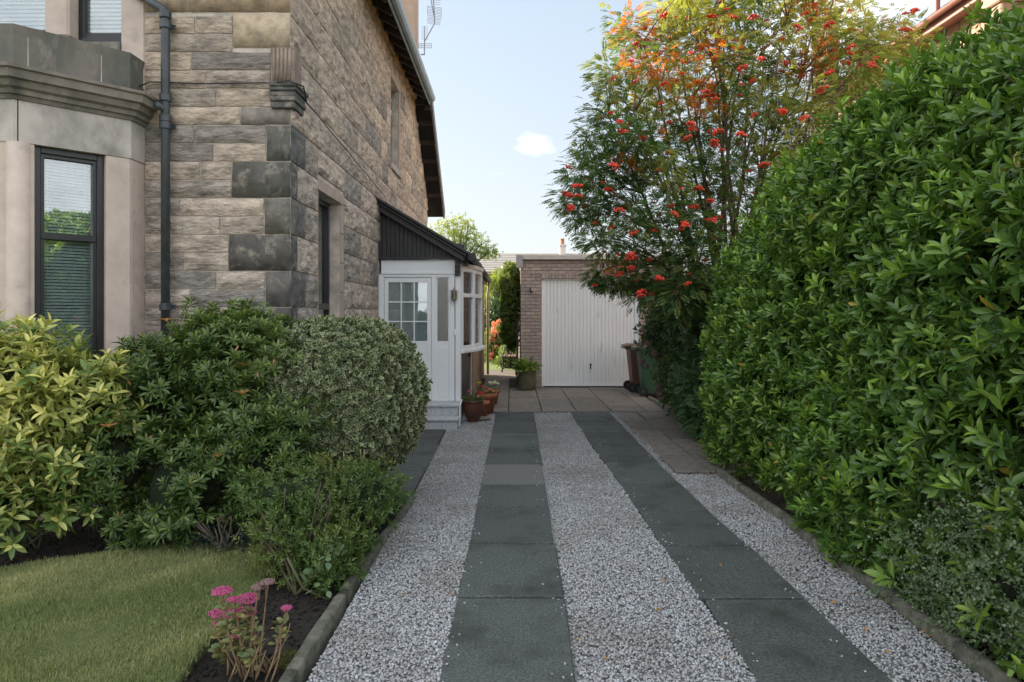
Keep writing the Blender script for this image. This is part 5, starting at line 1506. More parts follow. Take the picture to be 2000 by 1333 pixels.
# ferns and grassy leaves by the kerb
def fern(loc, n, L_, label, mt=L['fern'], lean=.8, name='fern'):
    root = empty(name, loc, label, 'fern')
    tl = leaf_tpl(1, .22, .05, .05, 1, .4)
    parts = []
    for i in range(n):
        a = i * 2.4 + random.random(); ln_ = L_ * random.uniform(.7, 1.1); sid = np.array([math.cos(a), math.sin(a), 0])
        ts = np.linspace(.12, 1, 22); C = np.array([sid * (lean * ln_ * t_ ** 1.4) + np.array([0, 0, ln_ * (t_ - .45 * t_ * t_)]) for t_ in ts])
        dC = np.gradient(C, axis=0); dC /= np.linalg.norm(dC, axis=1, keepdims=True)
        sx = np.cross(dC, [0, 0, 1.0]); sx /= np.linalg.norm(sx, axis=1, keepdims=True)
        for s_ in (-1, 1):
            parts.append(place(tl, C, sx * s_ + dC * .35, np.cross(sx, dC), ln_ * .30 * np.sin(np.pi * ts ** .7 * .92) + .008))
    V, F, T, Mg = merge(parts)
    link('fronds', big_mesh('fronds', V, F, T, Mg), mt, root)
    return root
fern((-1.05, 5.35, 0), 11, .42, 'pale green fern under the clipped round bush by the kerb')
fern((-1.2, 5.75, 0), 8, .40, 'smaller fern in the shade behind the pale fern')
fern((-1.02, 4.65, 0), 9, .24, 'tuft of strappy leaves next to the twiggy shrub and kerb')
# dry upright stems
dst = empty('dry_stems', (-1.25, 5.0, 0), 'thin pale dry flower stems standing in front of the clipped bush', 'stems')
stems('stem', dst, [(bend((PX(x, 4.95), 4.95, .1), (PX(x + random.uniform(-14, 14), 4.95), 4.95 + random.uniform(-.1, .1), PZ(random.uniform(872, 920), 4.95)), .03), .0035) for x in (632, 648, 664, 672, 690, 700, 712, 722, 655)], mat('straw_stem', (.30, .24, .15), rough=.9))

# low dark ground shrub and bare stump twigs
gs = empty('low_juniper', (-2.05, 4.85, 0), 'low blue-green ground shrub at the lawn edge below the pieris', 'shrub')
GS = [blob((-2.02, 4.93, .05), (.34, .22, .14), .2, 1.4, 61, flat=0), blob((-1.72, 4.98, .10), (.24, .20, .16), .2, 1.4, 62, flat=0)]
f_ = foliage('foliage', GS, 900, [twig_tpl(70 + s, 12, .08, .013) for s in range(3)], leaf_mat('blue_green_leaf', (.02, .045, .03), (.05, .08, .055), trans=.1, rough=.6), gs, 1.0, out=.5, up=.4, jit=1.2); f_.location = -gs.location
stm = empty('bare_stump', (-2.05, 4.98, 0), 'cluster of bare pale cut twigs near the lawn edge', 'stump')
stems('twig', stm, [(bend((-2.02 + random.uniform(-.05, .05), 4.82, -.02), (-2.05 + random.uniform(-.22, .2), 4.80 + random.uniform(-.1, .05), random.uniform(.14, .28)), .03), [.012, .010, .009, .008, .006, .004]) for _ in range(12)], mat('grey_twig', (.24, .18, .15), (.15, .11, .09), rough=.9, scale=20))

# sedum with pink heads
sed = empty('sedum', (-1.23, 3.2, 0), 'clump of pink-headed sedum with brown stems in the front corner of the bed', 'flower')
YS = 3.2
heads = [(434, 1155, 17), (453, 1171, 8), (482, 1170, 21), (432, 1197, 19), (461, 1199, 16), (477, 1196, 20), (560, 1188, 9), (424, 1218, 6), (459, 1243, 8), (506, 1147, 12, 'dry'), (523, 1137, 11, 'dry'), (422, 1262, 7, 'pale'), (479, 1279, 7, 'pale')]
lsd = leaf_tpl(1, .55, .06, .08, 3, .55)
stm_pts = []
Pl, Dl, Sl, Tl = [], [], [], []
for i, h in enumerate(heads):
    y_ = YS + random.uniform(-.10, .08); p = Vector((PX(h[0], y_), y_, PZ(h[1], y_))); r_ = h[2] * 1.12 * y_ / 1350
    ic = []
    n_ = int(45 + 12 * h[2]); a_ = rng.uniform(0, 2 * np.pi, n_); rr = np.sqrt(rng.random(n_)) * r_ * 1.05
    Ph = np.c_[rr * np.cos(a_), rr * np.sin(a_), .28 * r_ * (1 - (rr / r_) ** 2) + rng.uniform(-.003, .003, n_)]
    V, F, T, Mg = place((ICO1[0], ICO1[1], np.zeros(len(ICO1[0]))), Ph, rnd(n_), rnd(n_), rng.uniform(.003, .0055, n_))
    kind_ = h[3] if len(h) > 3 else 'pink'
    o = link('flower_head', big_mesh('flower_head', V, F, T, Mg), {'pink': L['pink'], 'dry': M['dryflower'], 'pale': L['sedum']}[kind_], sed, p - sed.location)
    if kind_ == 'dry': o['label'] = 'dried brown flower head'
    b = Vector((-1.20 + random.uniform(-.07, .07) + (p.x + 1.2) * .35, YS + random.uniform(-.06, .04), -.02))
    c_ = bend(b, p, .03); stm_pts.append((c_, [.006, .005, .005, .004, .0035, .003]))
    for q in range(3): stm_pts.append(([c_[4], p + Vector((random.uniform(-.6, .6) * r_, random.uniform(-.6, .6) * r_, -.004))], .0018))
    if kind_ != 'dry':
        for t_ in (2, 3, 3, 4, 4):
            for _ in range(4):
                a = random.uniform(0, 6.28); Pl.append(tuple(c_[t_] + Vector((0, 0, random.uniform(-.02, .02))))); Dl.append((math.cos(a), math.sin(a) - .3, random.uniform(-.1, .7))); Sl.append(random.uniform(.035, .058)); Tl.append(random.random() * .8)
for _ in range(26):
    b = Vector((-1.20 + random.uniform(-.09, .12), YS + random.uniform(-.08, .06), -.02)); stm_pts.append((bend(b, b + Vector((random.uniform(-.12, .12), random.uniform(-.08, .08), random.uniform(.08, .26))), .02), [.005, .005, .004, .004, .003, .002]))
V, F, T, Mg = place(lsd, np.array(Pl), np.array(Dl), np.array([0, 0, 1.0]) + rnd(len(Pl)) * .3, np.array(Sl), np.array(Tl))
o = link('leaves', big_mesh('leaves', V, F, T, Mg), L['sedum'], sed); o.location = -sed.location
stems('stems', sed, stm_pts, mat('red_brown_stem', (.17, .09, .055), (.24, .19, .10), rough=.8, scale=30, space='world'))
moss = empty('moss_tuft', (-1.06, 3.28, 0), 'small yellow-green moss tuft beside the sedum and kerb', 'moss')
MS = [blob((-1.06, 3.27, .0), (.055, .05, .03), .2, 1.4, 71, flat=-.01)]
f_ = foliage('foliage', MS, 500, [(Vg * np.array([.5, 1, 1]), gt[1], gt[2])], leaf_mat('moss_green', (.09, .10, .015), (.16, .16, .03), trans=.1, rough=.8), moss, .022, out=1, up=.5, jit=1.4, depth=(-.004, .004)); f_.location = -moss.location
M['clod'] = M['soil']
# soil crumbs
P = np.c_[rng.uniform(-4.4, -.98, 9000), rng.uniform(2.6, 6.1, 9000), rng.uniform(-.035, -.018, 9000)]
keepm = ~in_poly(P[:, :2], lawn_poly); P = P[keepm]
V, F, T, Mg = place((ICO1[0] * np.array([1, .8, .6]), ICO1[1], np.zeros(12)), P, rnd(len(P)), rnd(len(P)), rng.uniform(.004, .016, len(P)))
o = link('soil_crumbs', big_mesh('soil_crumbs', V, F), M['soil']); tag(o, 'crumbly dark soil of the planted bed', 'soil', kind='stuff')

# low plants at the hedge foot
fern((2.25, 5.15, 0), 9, .22, 'low feathery weeds at the hedge foot beyond the broad-leaved plant', mt=L['coton'], name='weed')
fern((2.22, 4.75, 0), 8, .20, 'trailing weeds over the kerb end near the broad-leaved plant', mt=L['smallshrub'], name='weed')
dk = empty('broad_leaved_weed', (2.32, 5.0, 0), 'broad-leaved green weed at the hedge foot', 'weed')
k = 9; a_ = np.arange(k) * 2.4
V, F, T, Mg = place(leaf_tpl(1, .5, .08, .25, 4, .5), np.zeros((k, 3)), np.c_[np.cos(a_) - .4, np.sin(a_) - .3, np.full(k, .6)], np.array([0, 0, 1.0]) + rnd(k) * .2, rng.uniform(.13, .19, k))
link('leaves', big_mesh('leaves', V, F, T, Mg), leaf_mat('dock_leaf', (.03, .09, .035), (.045, .12, .04), rough=.5, trans=.2), dk)

# fallen leaves
M['fallen'] = mat('fallen_leaf', (.38, .13, .04), (.42, .26, .06), rough=.8, scale=30, objvar=.3)
fl = leaf_tpl(1, .42, .12, -.12, 3, .5); fme = big_mesh('fallen_leaf', fl[0], fl[1]); fme.materials.append(M['fallen'])
spots = [(1124, 1252), (1418, 1250), (1290, 1190), (1255, 1207), (1380, 1238), (885, 1163), (788, 1168), (1412, 1290), (1748, 1176), (1765, 1183), (1778, 1190), (1570, 1112), (1625, 1200), (1622, 1180), (1690, 1228), (1820, 1250), (1810, 1245), (1800, 1240), (1730, 1277), (1555, 1090), (1480, 1005), (1392, 935), (1420, 944), (1380, 932), (1440, 950), (1345, 938), (700, 1100), (955, 893), (1410, 1110), (1300, 1140), (1190, 1290), (1680, 1160), (1500, 960), (1462, 955), (1405, 930)]
for i, (x, y) in enumerate(spots):
    gx_, gy_ = G(x, y); o = link('fallen_leaf', fme, None, None, (gx_, gy_, .006 if i != 0 else .004))
    o.rotation_euler = (random.uniform(-.4, .4), random.uniform(-.3, .3), random.uniform(0, 6.28)); s_ = random.uniform(.022, .045); o.scale = (s_, s_, s_)
    tag(o, 'small orange-brown fallen leaf lying on the drive', 'leaf', 'fallen leaves on the drive')
for (x, y) in [(92, 1087), (145, 1092), (185, 1083), (88, 1093), (530, 1222), (150, 1100), (60, 1090)]:
    gx_, gy_ = G(x, y); o = link('fallen_leaf', fme, None, None, (gx_, gy_, -.012)); o.rotation_euler = (.1, .2, random.uniform(0, 6)); o.scale = (.04,) * 3
    tag(o, 'dry fallen leaf lying on the dark soil of the bed', 'leaf', 'fallen leaves on the soil')

# ------------------------------------------------------------------ rowan tree
rowan = empty('rowan_tree', (2.95, 9.5, 0), 'many-stemmed rowan with red berries and autumn tints above the hedge', 'tree')
YT = 9.5
def T3(x, y, Y): return Vector((PX(x, Y), Y, PZ(y, Y)))
outline = [(1112, 392), (1135, 300), (1190, 225), (1185, 150), (1215, 70), (1290, 50), (1330, -30), (1450, -110), (1600, -120), (1660, 10), (1700, 60), (1790, 70), (1800, 150), (1700, 230), (1640, 300), (1560, 340), (1470, 400), (1420, 480), (1400, 560), (1390, 620), (1260, 575), (1200, 520), (1160, 450)]
clumps = []
tries = 0
while len(clumps) < 230 and tries < 9000:
    tries += 1
    x = random.uniform(1105, 1810); y = random.uniform(-120, 600)
    if not in_poly(np.array([[x, y]]), outline)[0]: continue
    if any(abs(c[0] - x) < 24 and abs(c[1] - y) < 22 for c in clumps): continue
    clumps.append((x, y, YT + random.uniform(-1.2, 1.1)))
# named outliers on the silhouette
for c in ((1128, 410), (1112, 385), (1135, 345), (1150, 275), (1165, 222), (1205, 45), (1300, 20), (1345, 5), (1160, 470), (1215, 548), (1180, 535), (1250, 560), (1195, 180), (1230, 55), (1700, 80), (1750, 40), (1790, 95), (1180, 130), (1250, 575), (1290, 560)):
    clumps.append((*c, YT + random.uniform(-.5, .5)))
tl_ = (np.array([(0, 0, 0), (-.23, .5, .02), (.23, .5, .02), (0, 1, -.08)]), np.array([(0, 2, 1), (1, 2, 3)]), np.zeros(4))
def frond_tpl(seed):
    r = random.Random(seed); Pq, Dq, Uq, Sq = [], [], [], []
    n_ = 7
    for i in range(n_):
        t_ = .22 + .75 * i / n_; z = -.22 * t_ * t_
        for s_ in (-1, 1):
            Pq.append((0, t_, z)); Dq.append((s_ * .85, .5, -.1 + r.uniform(-.1, .1))); Uq.append((0, 0, 1)); Sq.append(.31 * (1 - .25 * abs(i - 3) / 3))
    Pq.append((0, .97, -.2)); Dq.append((0, 1, -.35)); Uq.append((0, .3, 1)); Sq.append(.32)
    V, F, T, Mg = place(tl_, np.array(Pq), np.array(Dq), np.array(Uq, float), np.array(Sq))
    Vs = np.array([(-.006, 0, 0), (.006, 0, 0), (0, 1, -.22)]); 
    return np.concatenate([V, Vs]), np.concatenate([F, [[len(V), len(V) + 1, len(V) + 2]]]), np.concatenate([Mg, [0, 0, 0]])
fr_t = [frond_tpl(s) for s in range(4)]
PP, DD, SS_, TT, RR = [], [], [], [], []
twig = MB(); base = Vector((2.95, 9.5, 0))
# main stems
mains = []
for i in range(19):
    tx = 1190 + 26 * i + random.uniform(-12, 12); ty = random.uniform(-30, 150) + (abs(i - 11) * 12 if i < 9 else 0)
    e = T3(tx, ty, YT + random.uniform(-.9, .9)); b = base + Vector((random.uniform(-.3, .35), random.uniform(-.2, .2), 0))
    pts_ = []
    for k in range(9):
        t_ = k / 8; p = b.lerp(e, t_); spread = (t_ ** 1.35)
        p.x = b.x + (e.x - b.x) * spread; p.y = b.y + (e.y - b.y) * spread
        p += Vector((mn.noise(Vector((i, t_ * 4, 0))), mn.noise(Vector((i, t_ * 4, 7))), 0)) * .14 * t_
        pts_.append(p)
    mains.append(pts_)
tr = MB()
for pts_ in mains: tr.tube(pts_, [.034 * (1 - .82 * k / 8) + .004 for k in range(9)], 7)
o = tr.build('trunk', M['redbark'], rowan, True); o.location = -rowan.location
for (x, y, Y) in clumps:
    c = T3(x, y, Y)
    # branch to the nearest main stem point below it
    best = None
    for pts_ in mains:
        for p in pts_[2:]:
            if p.z < c.z - .25:
                d = (p - c).length
                if best is None or d < best[0]: best = (d, p)
    if best and best[0] < 3.2:
        a = best[1]; mid = a.lerp(c, .5) + Vector((0, 0, .12 * best[0] * .5)); twig.tube([a, a.lerp(mid, .6), mid, c], [.011, .009, .007, .003], 5)
    n_ = random.randint(74, 118) if y > 260 else random.randint(58, 92)
    hi_ = (250 - y) / 250 + (x - 1450) / 500 + random.uniform(-.35, .35)
    yel = min(.85, max(0, .14 + .28 * hi_ + random.uniform(-.3, .4))) if y < 420 else max(0, random.uniform(-.2, .15))
    for _ in range(n_):
        d = Vector(rng.normal(size=3)); d.z *= .8; d.normalize()
        p = c + d * random.uniform(.02, .28) * (1.1 if y < 300 else 1)
        PP.append(tuple(p)); DD.append((d.x, d.y, d.z * .5 - .05)); SS_.append(random.uniform(.10, .165)); TT.append(min(1, max(0, yel + random.uniform(-.25, .3)))); 
    for _ in range(3):
        q = c + Vector(rng.normal(size=3)) * .16; twig.tube([c, q], [.004, .0015], 4)
    RR += [1 if (random.random() < .015 + (.07 if y < 260 else 0)) else 0] * n_
PP = np.array(PP); DD = np.array(DD); SS_ = np.array(SS_); TT = np.array(TT); RR = np.array(RR)
# a few red-orange patches
for (x, y, r_) in ((1590, 112, .22), (1620, 90, .16), (1290, 130, .26), (1240, 115, .2), (1570, 145, .12), (1385, 70, .15), (1225, 310, .14), (1500, 80, .12), (1290, 255, .13), (1235, 195, .1)):
    q = np.hypot(PP[:, 0] / PP[:, 1] * 1350 + 1000 - x, 610 - (PP[:, 2] - H0) / PP[:, 1] * 1350 - y) < r_ * 1350 / 9.5
    RR[q & (rng.random(len(PP)) < .5)] = 1
for nm, q, mt in (('foliage', RR == 0, L['rowan']), ('red_foliage', RR == 1, L['rowan_red'])):
    parts = []; w = rng.integers(0, 4, len(PP))
    for k in range(4):
        s_ = q & (w == k)
        parts.append(place(fr_t[k], PP[s_], DD[s_], np.array([0, 0, 1.0]) + rnd(s_.sum()) * .35, SS_[s_], TT[s_]))
    V, F, T, Mg = merge(parts); print(nm, len(F))
    o = link(nm, big_mesh(nm, V, F, T, Mg), mt, rowan); o.location = -rowan.location; o['kind'] = 'stuff'
o = twig.build('branches', M['redbark'], rowan); o.location = -rowan.location
# berry clusters
bms = []
for k in range(3):
    n_ = 26; a_ = rng.uniform(0, 2 * np.pi, n_); rr = np.sqrt(rng.random(n_)) * .055
    Pb = np.c_[rr * np.cos(a_), rr * np.sin(a_), .02 * np.cos(rr / .055 * 1.5) + rng.uniform(-.012, .012, n_)]
    V, F, T, Mg = place((ICO1[0], ICO1[1], np.zeros(12)), Pb, rnd(n_), rnd(n_), rng.uniform(.010, .014, n_))
    me = big_mesh('berry_cluster', V, F, smooth=True); me.materials.append(M['berry']); bms.append(me)
spots_b = [(1347, 240), (1350, 258), (1345, 270), (1205, 236), (1215, 255), (1295, 205), (1465, 155), (1530, 120), (1390, 35), (1430, 32), (1493, 117), (1557, 55), (1570, 30), (1625, 50), (1470, 35), (1345, 103), (1525, 220), (1570, 235), (1450, 262), (1400, 255), (1400, 282), (1495, 325), (1135, 380), (1125, 365), (1110, 385), (1117, 410), (1212, 415), (1193, 445), (1235, 502), (1235, 505), (1235, 525), (1275, 453), (1332, 438), (1355, 405), (1365, 370), (1320, 415), (1290, 423), (1190, 375), (1200, 160), (1240, 160), (1302, 165), (1300, 30), (1340, 115), (1690, 105), (1700, 130), (1660, 93), (1730, 130), (1680, 130), (1605, 185), (1650, 128), (1620, 140), (1785, 22), (1770, 65), (1610, 170), (1395, 190), (1383, 182), (1200, 325), (1240, 455), (1450, 130), (1385, 390), (1395, 430), (1255, 575), (1290, 547), (1210, 540)]
nbc = 0
for (x, y) in spots_b:
    for _ in range(random.choice((1, 2, 2))):
        Y = YT - random.uniform(.7, 1.5); o = link('berry_cluster', random.choice(bms), None, rowan, T3(x + random.uniform(-6, 6), y + random.uniform(-5, 5), Y) - rowan.location)
        o.rotation_euler = (random.uniform(-.5, .3), random.uniform(-.4, .4), random.uniform(0, 6)); s_ = random.uniform(.75, 1.15); o.scale = (s_, s_, s_); nbc += 1
for c in random.sample(clumps, 185):
    for _ in range(1):
        p = T3(*c) + Vector((random.uniform(-.2, .2), -random.uniform(.05, .3), random.uniform(-.2, .1)))
        o = link('berry_cluster', random.choice(bms), None, rowan, p - rowan.location); o.rotation_euler = (random.uniform(-.5, .3), random.uniform(-.4, .4), random.uniform(0, 6)); s_ = random.uniform(.45, .9); o.scale = (s_, s_, s_); nbc += 1
print('berries', nbc)

# dark shrub and hydrangea under the rowan
hyd = empty('hydrangea', (2.95, 11.0, 0), 'dark green hydrangea with faded mauve heads overhanging the green bin', 'shrub')
HS2 = [blob((3.05, 11.0, 1.0), (.62, .9, .85), .14, 1, 91, flat=.05), blob((3.0, 11.2, 1.75), (.62, .8, .42), .14, 1, 92), blob((2.75, 10.2, .62), (.35, .6, .55), .15, 1, 93, flat=.05), blob((2.5, 11.6, 1.35), (.30, .4, .35), .15, 1, 94)]
lh = leaf_tpl(1, .5, .08, .16, 2, .45)
tp_y = [sprig_tpl(lh, sprig_leaves(8, .10, .085, 78, 2, 120 + s, .6)) for s in range(4)]
f_ = foliage('foliage', HS2, 3000, tp_y, L['dark'], hyd, 1.0, out=.6, up=.2, jit=1.3, depth=(-.2, .12), tint=lambda P: np.clip(.3 * snoise(P, 2, 8), 0, .5)); f_.location = -hyd.location
c_ = core('inner_twigs', HS2, hyd, .8); c_.location = -hyd.location
for (x, y, r_) in ((1253, 650, 9), (1250, 676, 9), (1266, 672, 7), (1251, 706, 10), (1278, 692, 8), (1322, 722, 8), (1290, 745, 8), (1288, 770, 8), (1300, 590, 6), (1286, 757, 7), (1262, 716, 6)):
    Y = 10.9; n_ = 90; d = rnd(n_); d /= np.linalg.norm(d, axis=1, keepdims=True)
    R_ = r_ * Y / 1350
    V, F, T, Mg = place(leaf_tpl(1, .9, .1, .1, 1, .5), d * R_ * .8, np.cross(d, rnd(n_)), d, np.full(n_, .028))
    o = link('flower_head', big_mesh('flower_head', V, F, T, Mg), M['dryflower'], hyd, Vector((PX(x, Y), Y, PZ(y, Y))) - hyd.location)
# fern-like rowan suckers reaching the kerb
und = empty('shade_shrub', (2.75, 9.3, 0), 'feathery dark shrub between the hedge end and the paving', 'shrub')
US = [blob((2.78, 9.3, .65), (.36, .75, .65), .16, 1, 95, flat=.04), blob((3.05, 9.3, 1.5), (.5, .8, .6), .16, 1, 96), blob((2.62, 8.8, .35), (.25, .4, .3), .16, 1, 97, flat=.03)]
f_ = foliage('foliage', US, 3300, fr_t, L['dark'], und, .17, out=.6, up=.1, jit=1.2, depth=(-.15, .12), tint=lambda P: np.clip(.25 * snoise(P, 2, 9), 0, .5)); f_.location = -und.location
c_ = core('inner_twigs', US, und, .82); c_.location = -und.location
# a hanging rowan bough before the garage door
bo = MB().tube([T3(1300, 500, 9.3), T3(1240, 530, 9.3), T3(1180, 545, 9.3), T3(1150, 538, 9.3)], [.012, .009, .006, .003], 5).build('bough', M['redbark'], rowan, True); bo.location = -rowan.location
n_ = 170; tq = rng.random(n_); Px = 1145 + tq * 130; Py = 540 + 14 * np.sin(tq * 3) + rng.normal(size=n_) * 7
P = np.array([T3(a, b, 9.3 + random.uniform(-.15, .15)) for a, b in zip(Px, Py)])
V, F, T, Mg = place(fr_t[0], P, rnd(n_) * .6 + np.array([-.3, 0, -.5]), np.array([0, 0, 1.0]) + rnd(n_) * .3, rng.uniform(.11, .17, n_), np.zeros(n_))
o = link('bough_foliage', big_mesh('bough_foliage', V, F, T, Mg), L['rowan'], rowan); o.location = -rowan.location

# ------------------------------------------------------------------ rear garden
def shrub(name, label, cat, blobs, n, tps, mt, size=1, group=None, loc=None, corek=.85, **k):
    c = np.mean([b[0].mean(0) for b in blobs], 0); root = empty(name, (c[0], c[1], 0), label, cat, group)
    f_ = foliage('foliage', blobs, n, tps, mt, root, size, **k); f_.location = -root.location
    c_ = core('inner_twigs', blobs, root, corek); c_.location = -root.location
    return root
gl = sheet('rear_lawn', [(-6, 19.8), (6, 19.8), (6, 34), (-6, 34)], -.01, mat('rear_grass', (.10, .16, .035), (.14, .20, .05), rough=.95, scale=3, space='world', bump=.5, bscale=60), th=.03)
sheet('rear_path', [(-.9, 17.3), (1.0, 17.3), (1.0, 19.8), (-.9, 19.8)], -.012, M['patio'], th=.03)
lb2 = leaf_tpl(1, .5, .08, .12, 1, .5); tp_b = [sprig_tpl(lb2, sprig_leaves(7, .12, .11, 70, 2, 140 + s, .4)) for s in range(3)]
shrub('conifer_hedge', 'tall feathery bright green conifer beyond the side passage', 'hedge', [blob((-.1, 25, 1.35), (1.1, .9, 1.6), .14, 1, 101), blob((.5, 24.6, 1.5), (.55, .6, 1.65), .14, 1, 102)], 2600, fr_t, L['bright'], .34, out=.4, up=.9, jit=.8, tint=lambda P: np.clip((P[:, 2] - 1.2) * .25, 0, .6))
shrub('dark_bush', 'dark bush behind the pink hydrangea in the rear garden', 'shrub', [blob((-.55, 23.6, 1.1), (.6, .5, .9), .14, 1, 103)], 700, tp_b, L['dark'])
hb2 = shrub('pink_hydrangea', 'sunlit hydrangea with coral pink heads in the rear garden', 'shrub', [blob((-.35, 22.2, .55), (.55, .4, .6), .12, 1, 104), blob((.0, 22.4, .9), (.35, .4, .5), .12, 1, 105)], 700, tp_b, L['bright'])
for i in range(34):
    x = random.uniform(953, 990); y = random.uniform(628, 704); Y = 21.8
    n_ = 50; d = rnd(n_); d /= np.linalg.norm(d, axis=1, keepdims=True)
    if i < 4:
        V, F, T, Mg = place(leaf_tpl(1, .9, .1, .1, 1, .5), d * .075, np.cross(d, rnd(n_)), d, np.full(n_, .05)); me_h = big_mesh('flower_head', V, F, T, Mg); me_h.materials.append(L['coral'])
    o = link('flower_head', me_h, None, hb2, Vector((PX(x, Y), Y + .01 * i, PZ(y, Y))) - hb2.location); o.scale = (random.uniform(.8, 1.2),) * 3
shrub('ivy_column', 'narrow column of sunlit ivy on the corner beside the garage', 'climber', [blob((-.03, 16.0, 1.72), (.19, .35, .95), .14, 1.5, 106), blob((-.02, 16.2, 2.4), (.2, .3, .35), .15, 1, 107)], 2600, [sprig_tpl(lb2, sprig_leaves(7, .05, .06, 75, 2, 150 + s, .5)) for s in range(3)], L['bright'], corek=.6)
shrub('garden_bush', 'low leafy bush left of the bench in the rear garden', 'shrub', [blob((-.12, 20.6, .25), (.25, .3, .35), .12, 1, 108, flat=0)], 300, tp_b, L['bright'], .8)
# gate beside the garage
gt_ = empty('side_gate', (.15, 15.6, 0), 'black timber gate standing open along the garage side', 'gate')
for i in range(6):
    o = MB().box(.10, .13, 15.25 + i * .15 + .003, 15.25 + (i + 1) * .15 - .003, .05, 1.45).build('board', M['blacktimber'], gt_); o.location = -gt_.location
for z in (.25, 1.2):
    o = MB().box(.075, .0995, 15.25, 16.15, z, z + .09).build('rail', M['blacktimber'], gt_); o.location = -gt_.location
# bench
be = empty('garden_bench', (-.02, 19.3, 0), 'cast iron bench with timber slats in the rear garden', 'bench')
for y in (18.9, 19.9):
    mb = MB()
    mb.tube([(-.28, y, 0), (-.24, y, .2), (-.26, y, .42), (-.22, y, .62), (-.05, y, .63), (.02, y, .60)], .02, 6).tube([(.15, y, 0), (.12, y, .4), (.18, y, .85)], .02, 6).tube([(-.26, y, .4), (.12, y, .4)], .018, 6)
    mb.tube([(-.2, y, .42), (-.1, y, .52), (0, y, .46), (-.06, y, .58)], .012, 5).tube([(-.24, y, .1), (-.05, y, .22), (.13, y, .12)], .012, 5)
    o = mb.build('end_frame', M['iron'], be, True); o.location = -be.location
for i in range(5):
    o = MB().box(-.26 + i * .075, -.20 + i * .075, 18.88, 19.92, .42, .44).build('slat', M['redbark'], be); o.location = -be.location
for i in range(4):
    o = MB().box(.145 + i * .01, .165 + i * .01, 18.88, 19.92, .52 + i * .09, .58 + i * .09).build('slat', M['redbark'], be); o.location = -be.location

# far roof, chimney, tree
fh = empty('far_house', (.5, 36, 0), 'low house with brown slate roof far behind the garage', 'house')
o = MB().box(-4, 6, 35.4, 42, 0, 3.7).build('wall', M['chimney'], fh); o.location = -fh.location
n_ = 12; mb = MB(); yr0, yr1, zr0, zr1 = 35.0, 38.5, 3.55, PZ(496, 38.5)
for i in range(n_):
    a, b = i / n_, (i + 1) / n_
    mb.add([(-4.2, yr0 + (yr1 - yr0) * a, zr0 + (zr1 - zr0) * a + .03), (6.2, yr0 + (yr1 - yr0) * a, zr0 + (zr1 - zr0) * a + .03), (6.2, yr0 + (yr1 - yr0) * b, zr0 + (zr1 - zr0) * b), (-4.2, yr0 + (yr1 - yr0) * b, zr0 + (zr1 - zr0) * b)], [(0, 1, 2, 3)])
o = mb.build('roof', mat('brown_slate', (.20, .155, .12), (.13, .105, .09), rough=.9, scale=2.4, space='world', bump=.3), fh); o.location = -fh.location
xa_, xb_ = PX(1093, 38.3), PX(1104, 38.3)
o = MB().box(xa_, xb_, 38.0, 38.6, 4.3, PZ(481, 38)).box(xa_ - .05, xb_ + .05, 37.95, 38.65, PZ(481, 38), PZ(478, 38)).build('chimney', mat('pale_render', (.62, .58, .52), rough=.9), fh); o.location = -fh.location
o = MB().lathe([(.12, 0), (.10, .1), (.10, .3), (.12, .34)], ((xa_ + xb_) / 2, 38.3, PZ(478, 38)), 10).build('chimney_pot', M['terracotta'], fh); o.location = -fh.location
ft = empty('far_tree', (-2.6, 30, 0), 'sunlit yellow-green tree rising behind the porch roof', 'tree')
FB = [blob((-2.9, 30, 4.9), (.75, .8, .75), .2, 1, 111), blob((-2.2, 30, 5.1), (.6, .7, .75), .2, 1, 112), blob((-1.6, 30, 4.6), (.6, .6, .55), .2, 1, 113), blob((-1.0, 30, 4.2), (.5, .6, .35), .2, 1, 114), blob((-3.2, 30, 4.2), (.6, .8, .6), .2, 1, 115)]
f_ = foliage('crown', FB, 1100, [sprig_tpl(lb2, sprig_leaves(7, .12, .11, 75, 2, 160 + s, .5)) for s in range(3)], L['bright'], ft, 1.0, out=.5, up=.4, jit=1.4, depth=(-.45, .12), tint=lambda P: np.clip((P[:, 2] - 4) * .4, .1, .8)); f_.location = -ft.location
stems('trunk', ft, [([(-2.4, 30, 0), (-2.4, 30, 2.5), (-2.3, 30, 4), (-2.2, 30, 5.2)], [.2, .16, .1, .03])] + [(bend((-2.4, 30, 2.6 + .1 * i), (-3.4 + i * .3, 30, 4.2 + random.uniform(0, 1.3)), .2), .035) for i in range(9)], M['bark'])
for i, (x, Y, w, h, lab) in enumerate(((-5.5, 27, 2.4, 2.6, 'broad green garden tree behind the stone house'), (3.2, 30, 2.6, 1.9, 'rounded tree behind the left part of the garage'), (8.0, 27, 3.0, 2.4, 'dense tree behind the hedge far right'), (6.0, 20, 1.8, 1.5, 'bushy shrub to the right of the garage'))):
    shrub('garden_tree', lab, 'tree', [blob((x, Y, h * .55), (w, 1.2, h * .6), .16, 1, 120 + i, flat=0)], 1500, tp_b, L['bright'], 1.6)

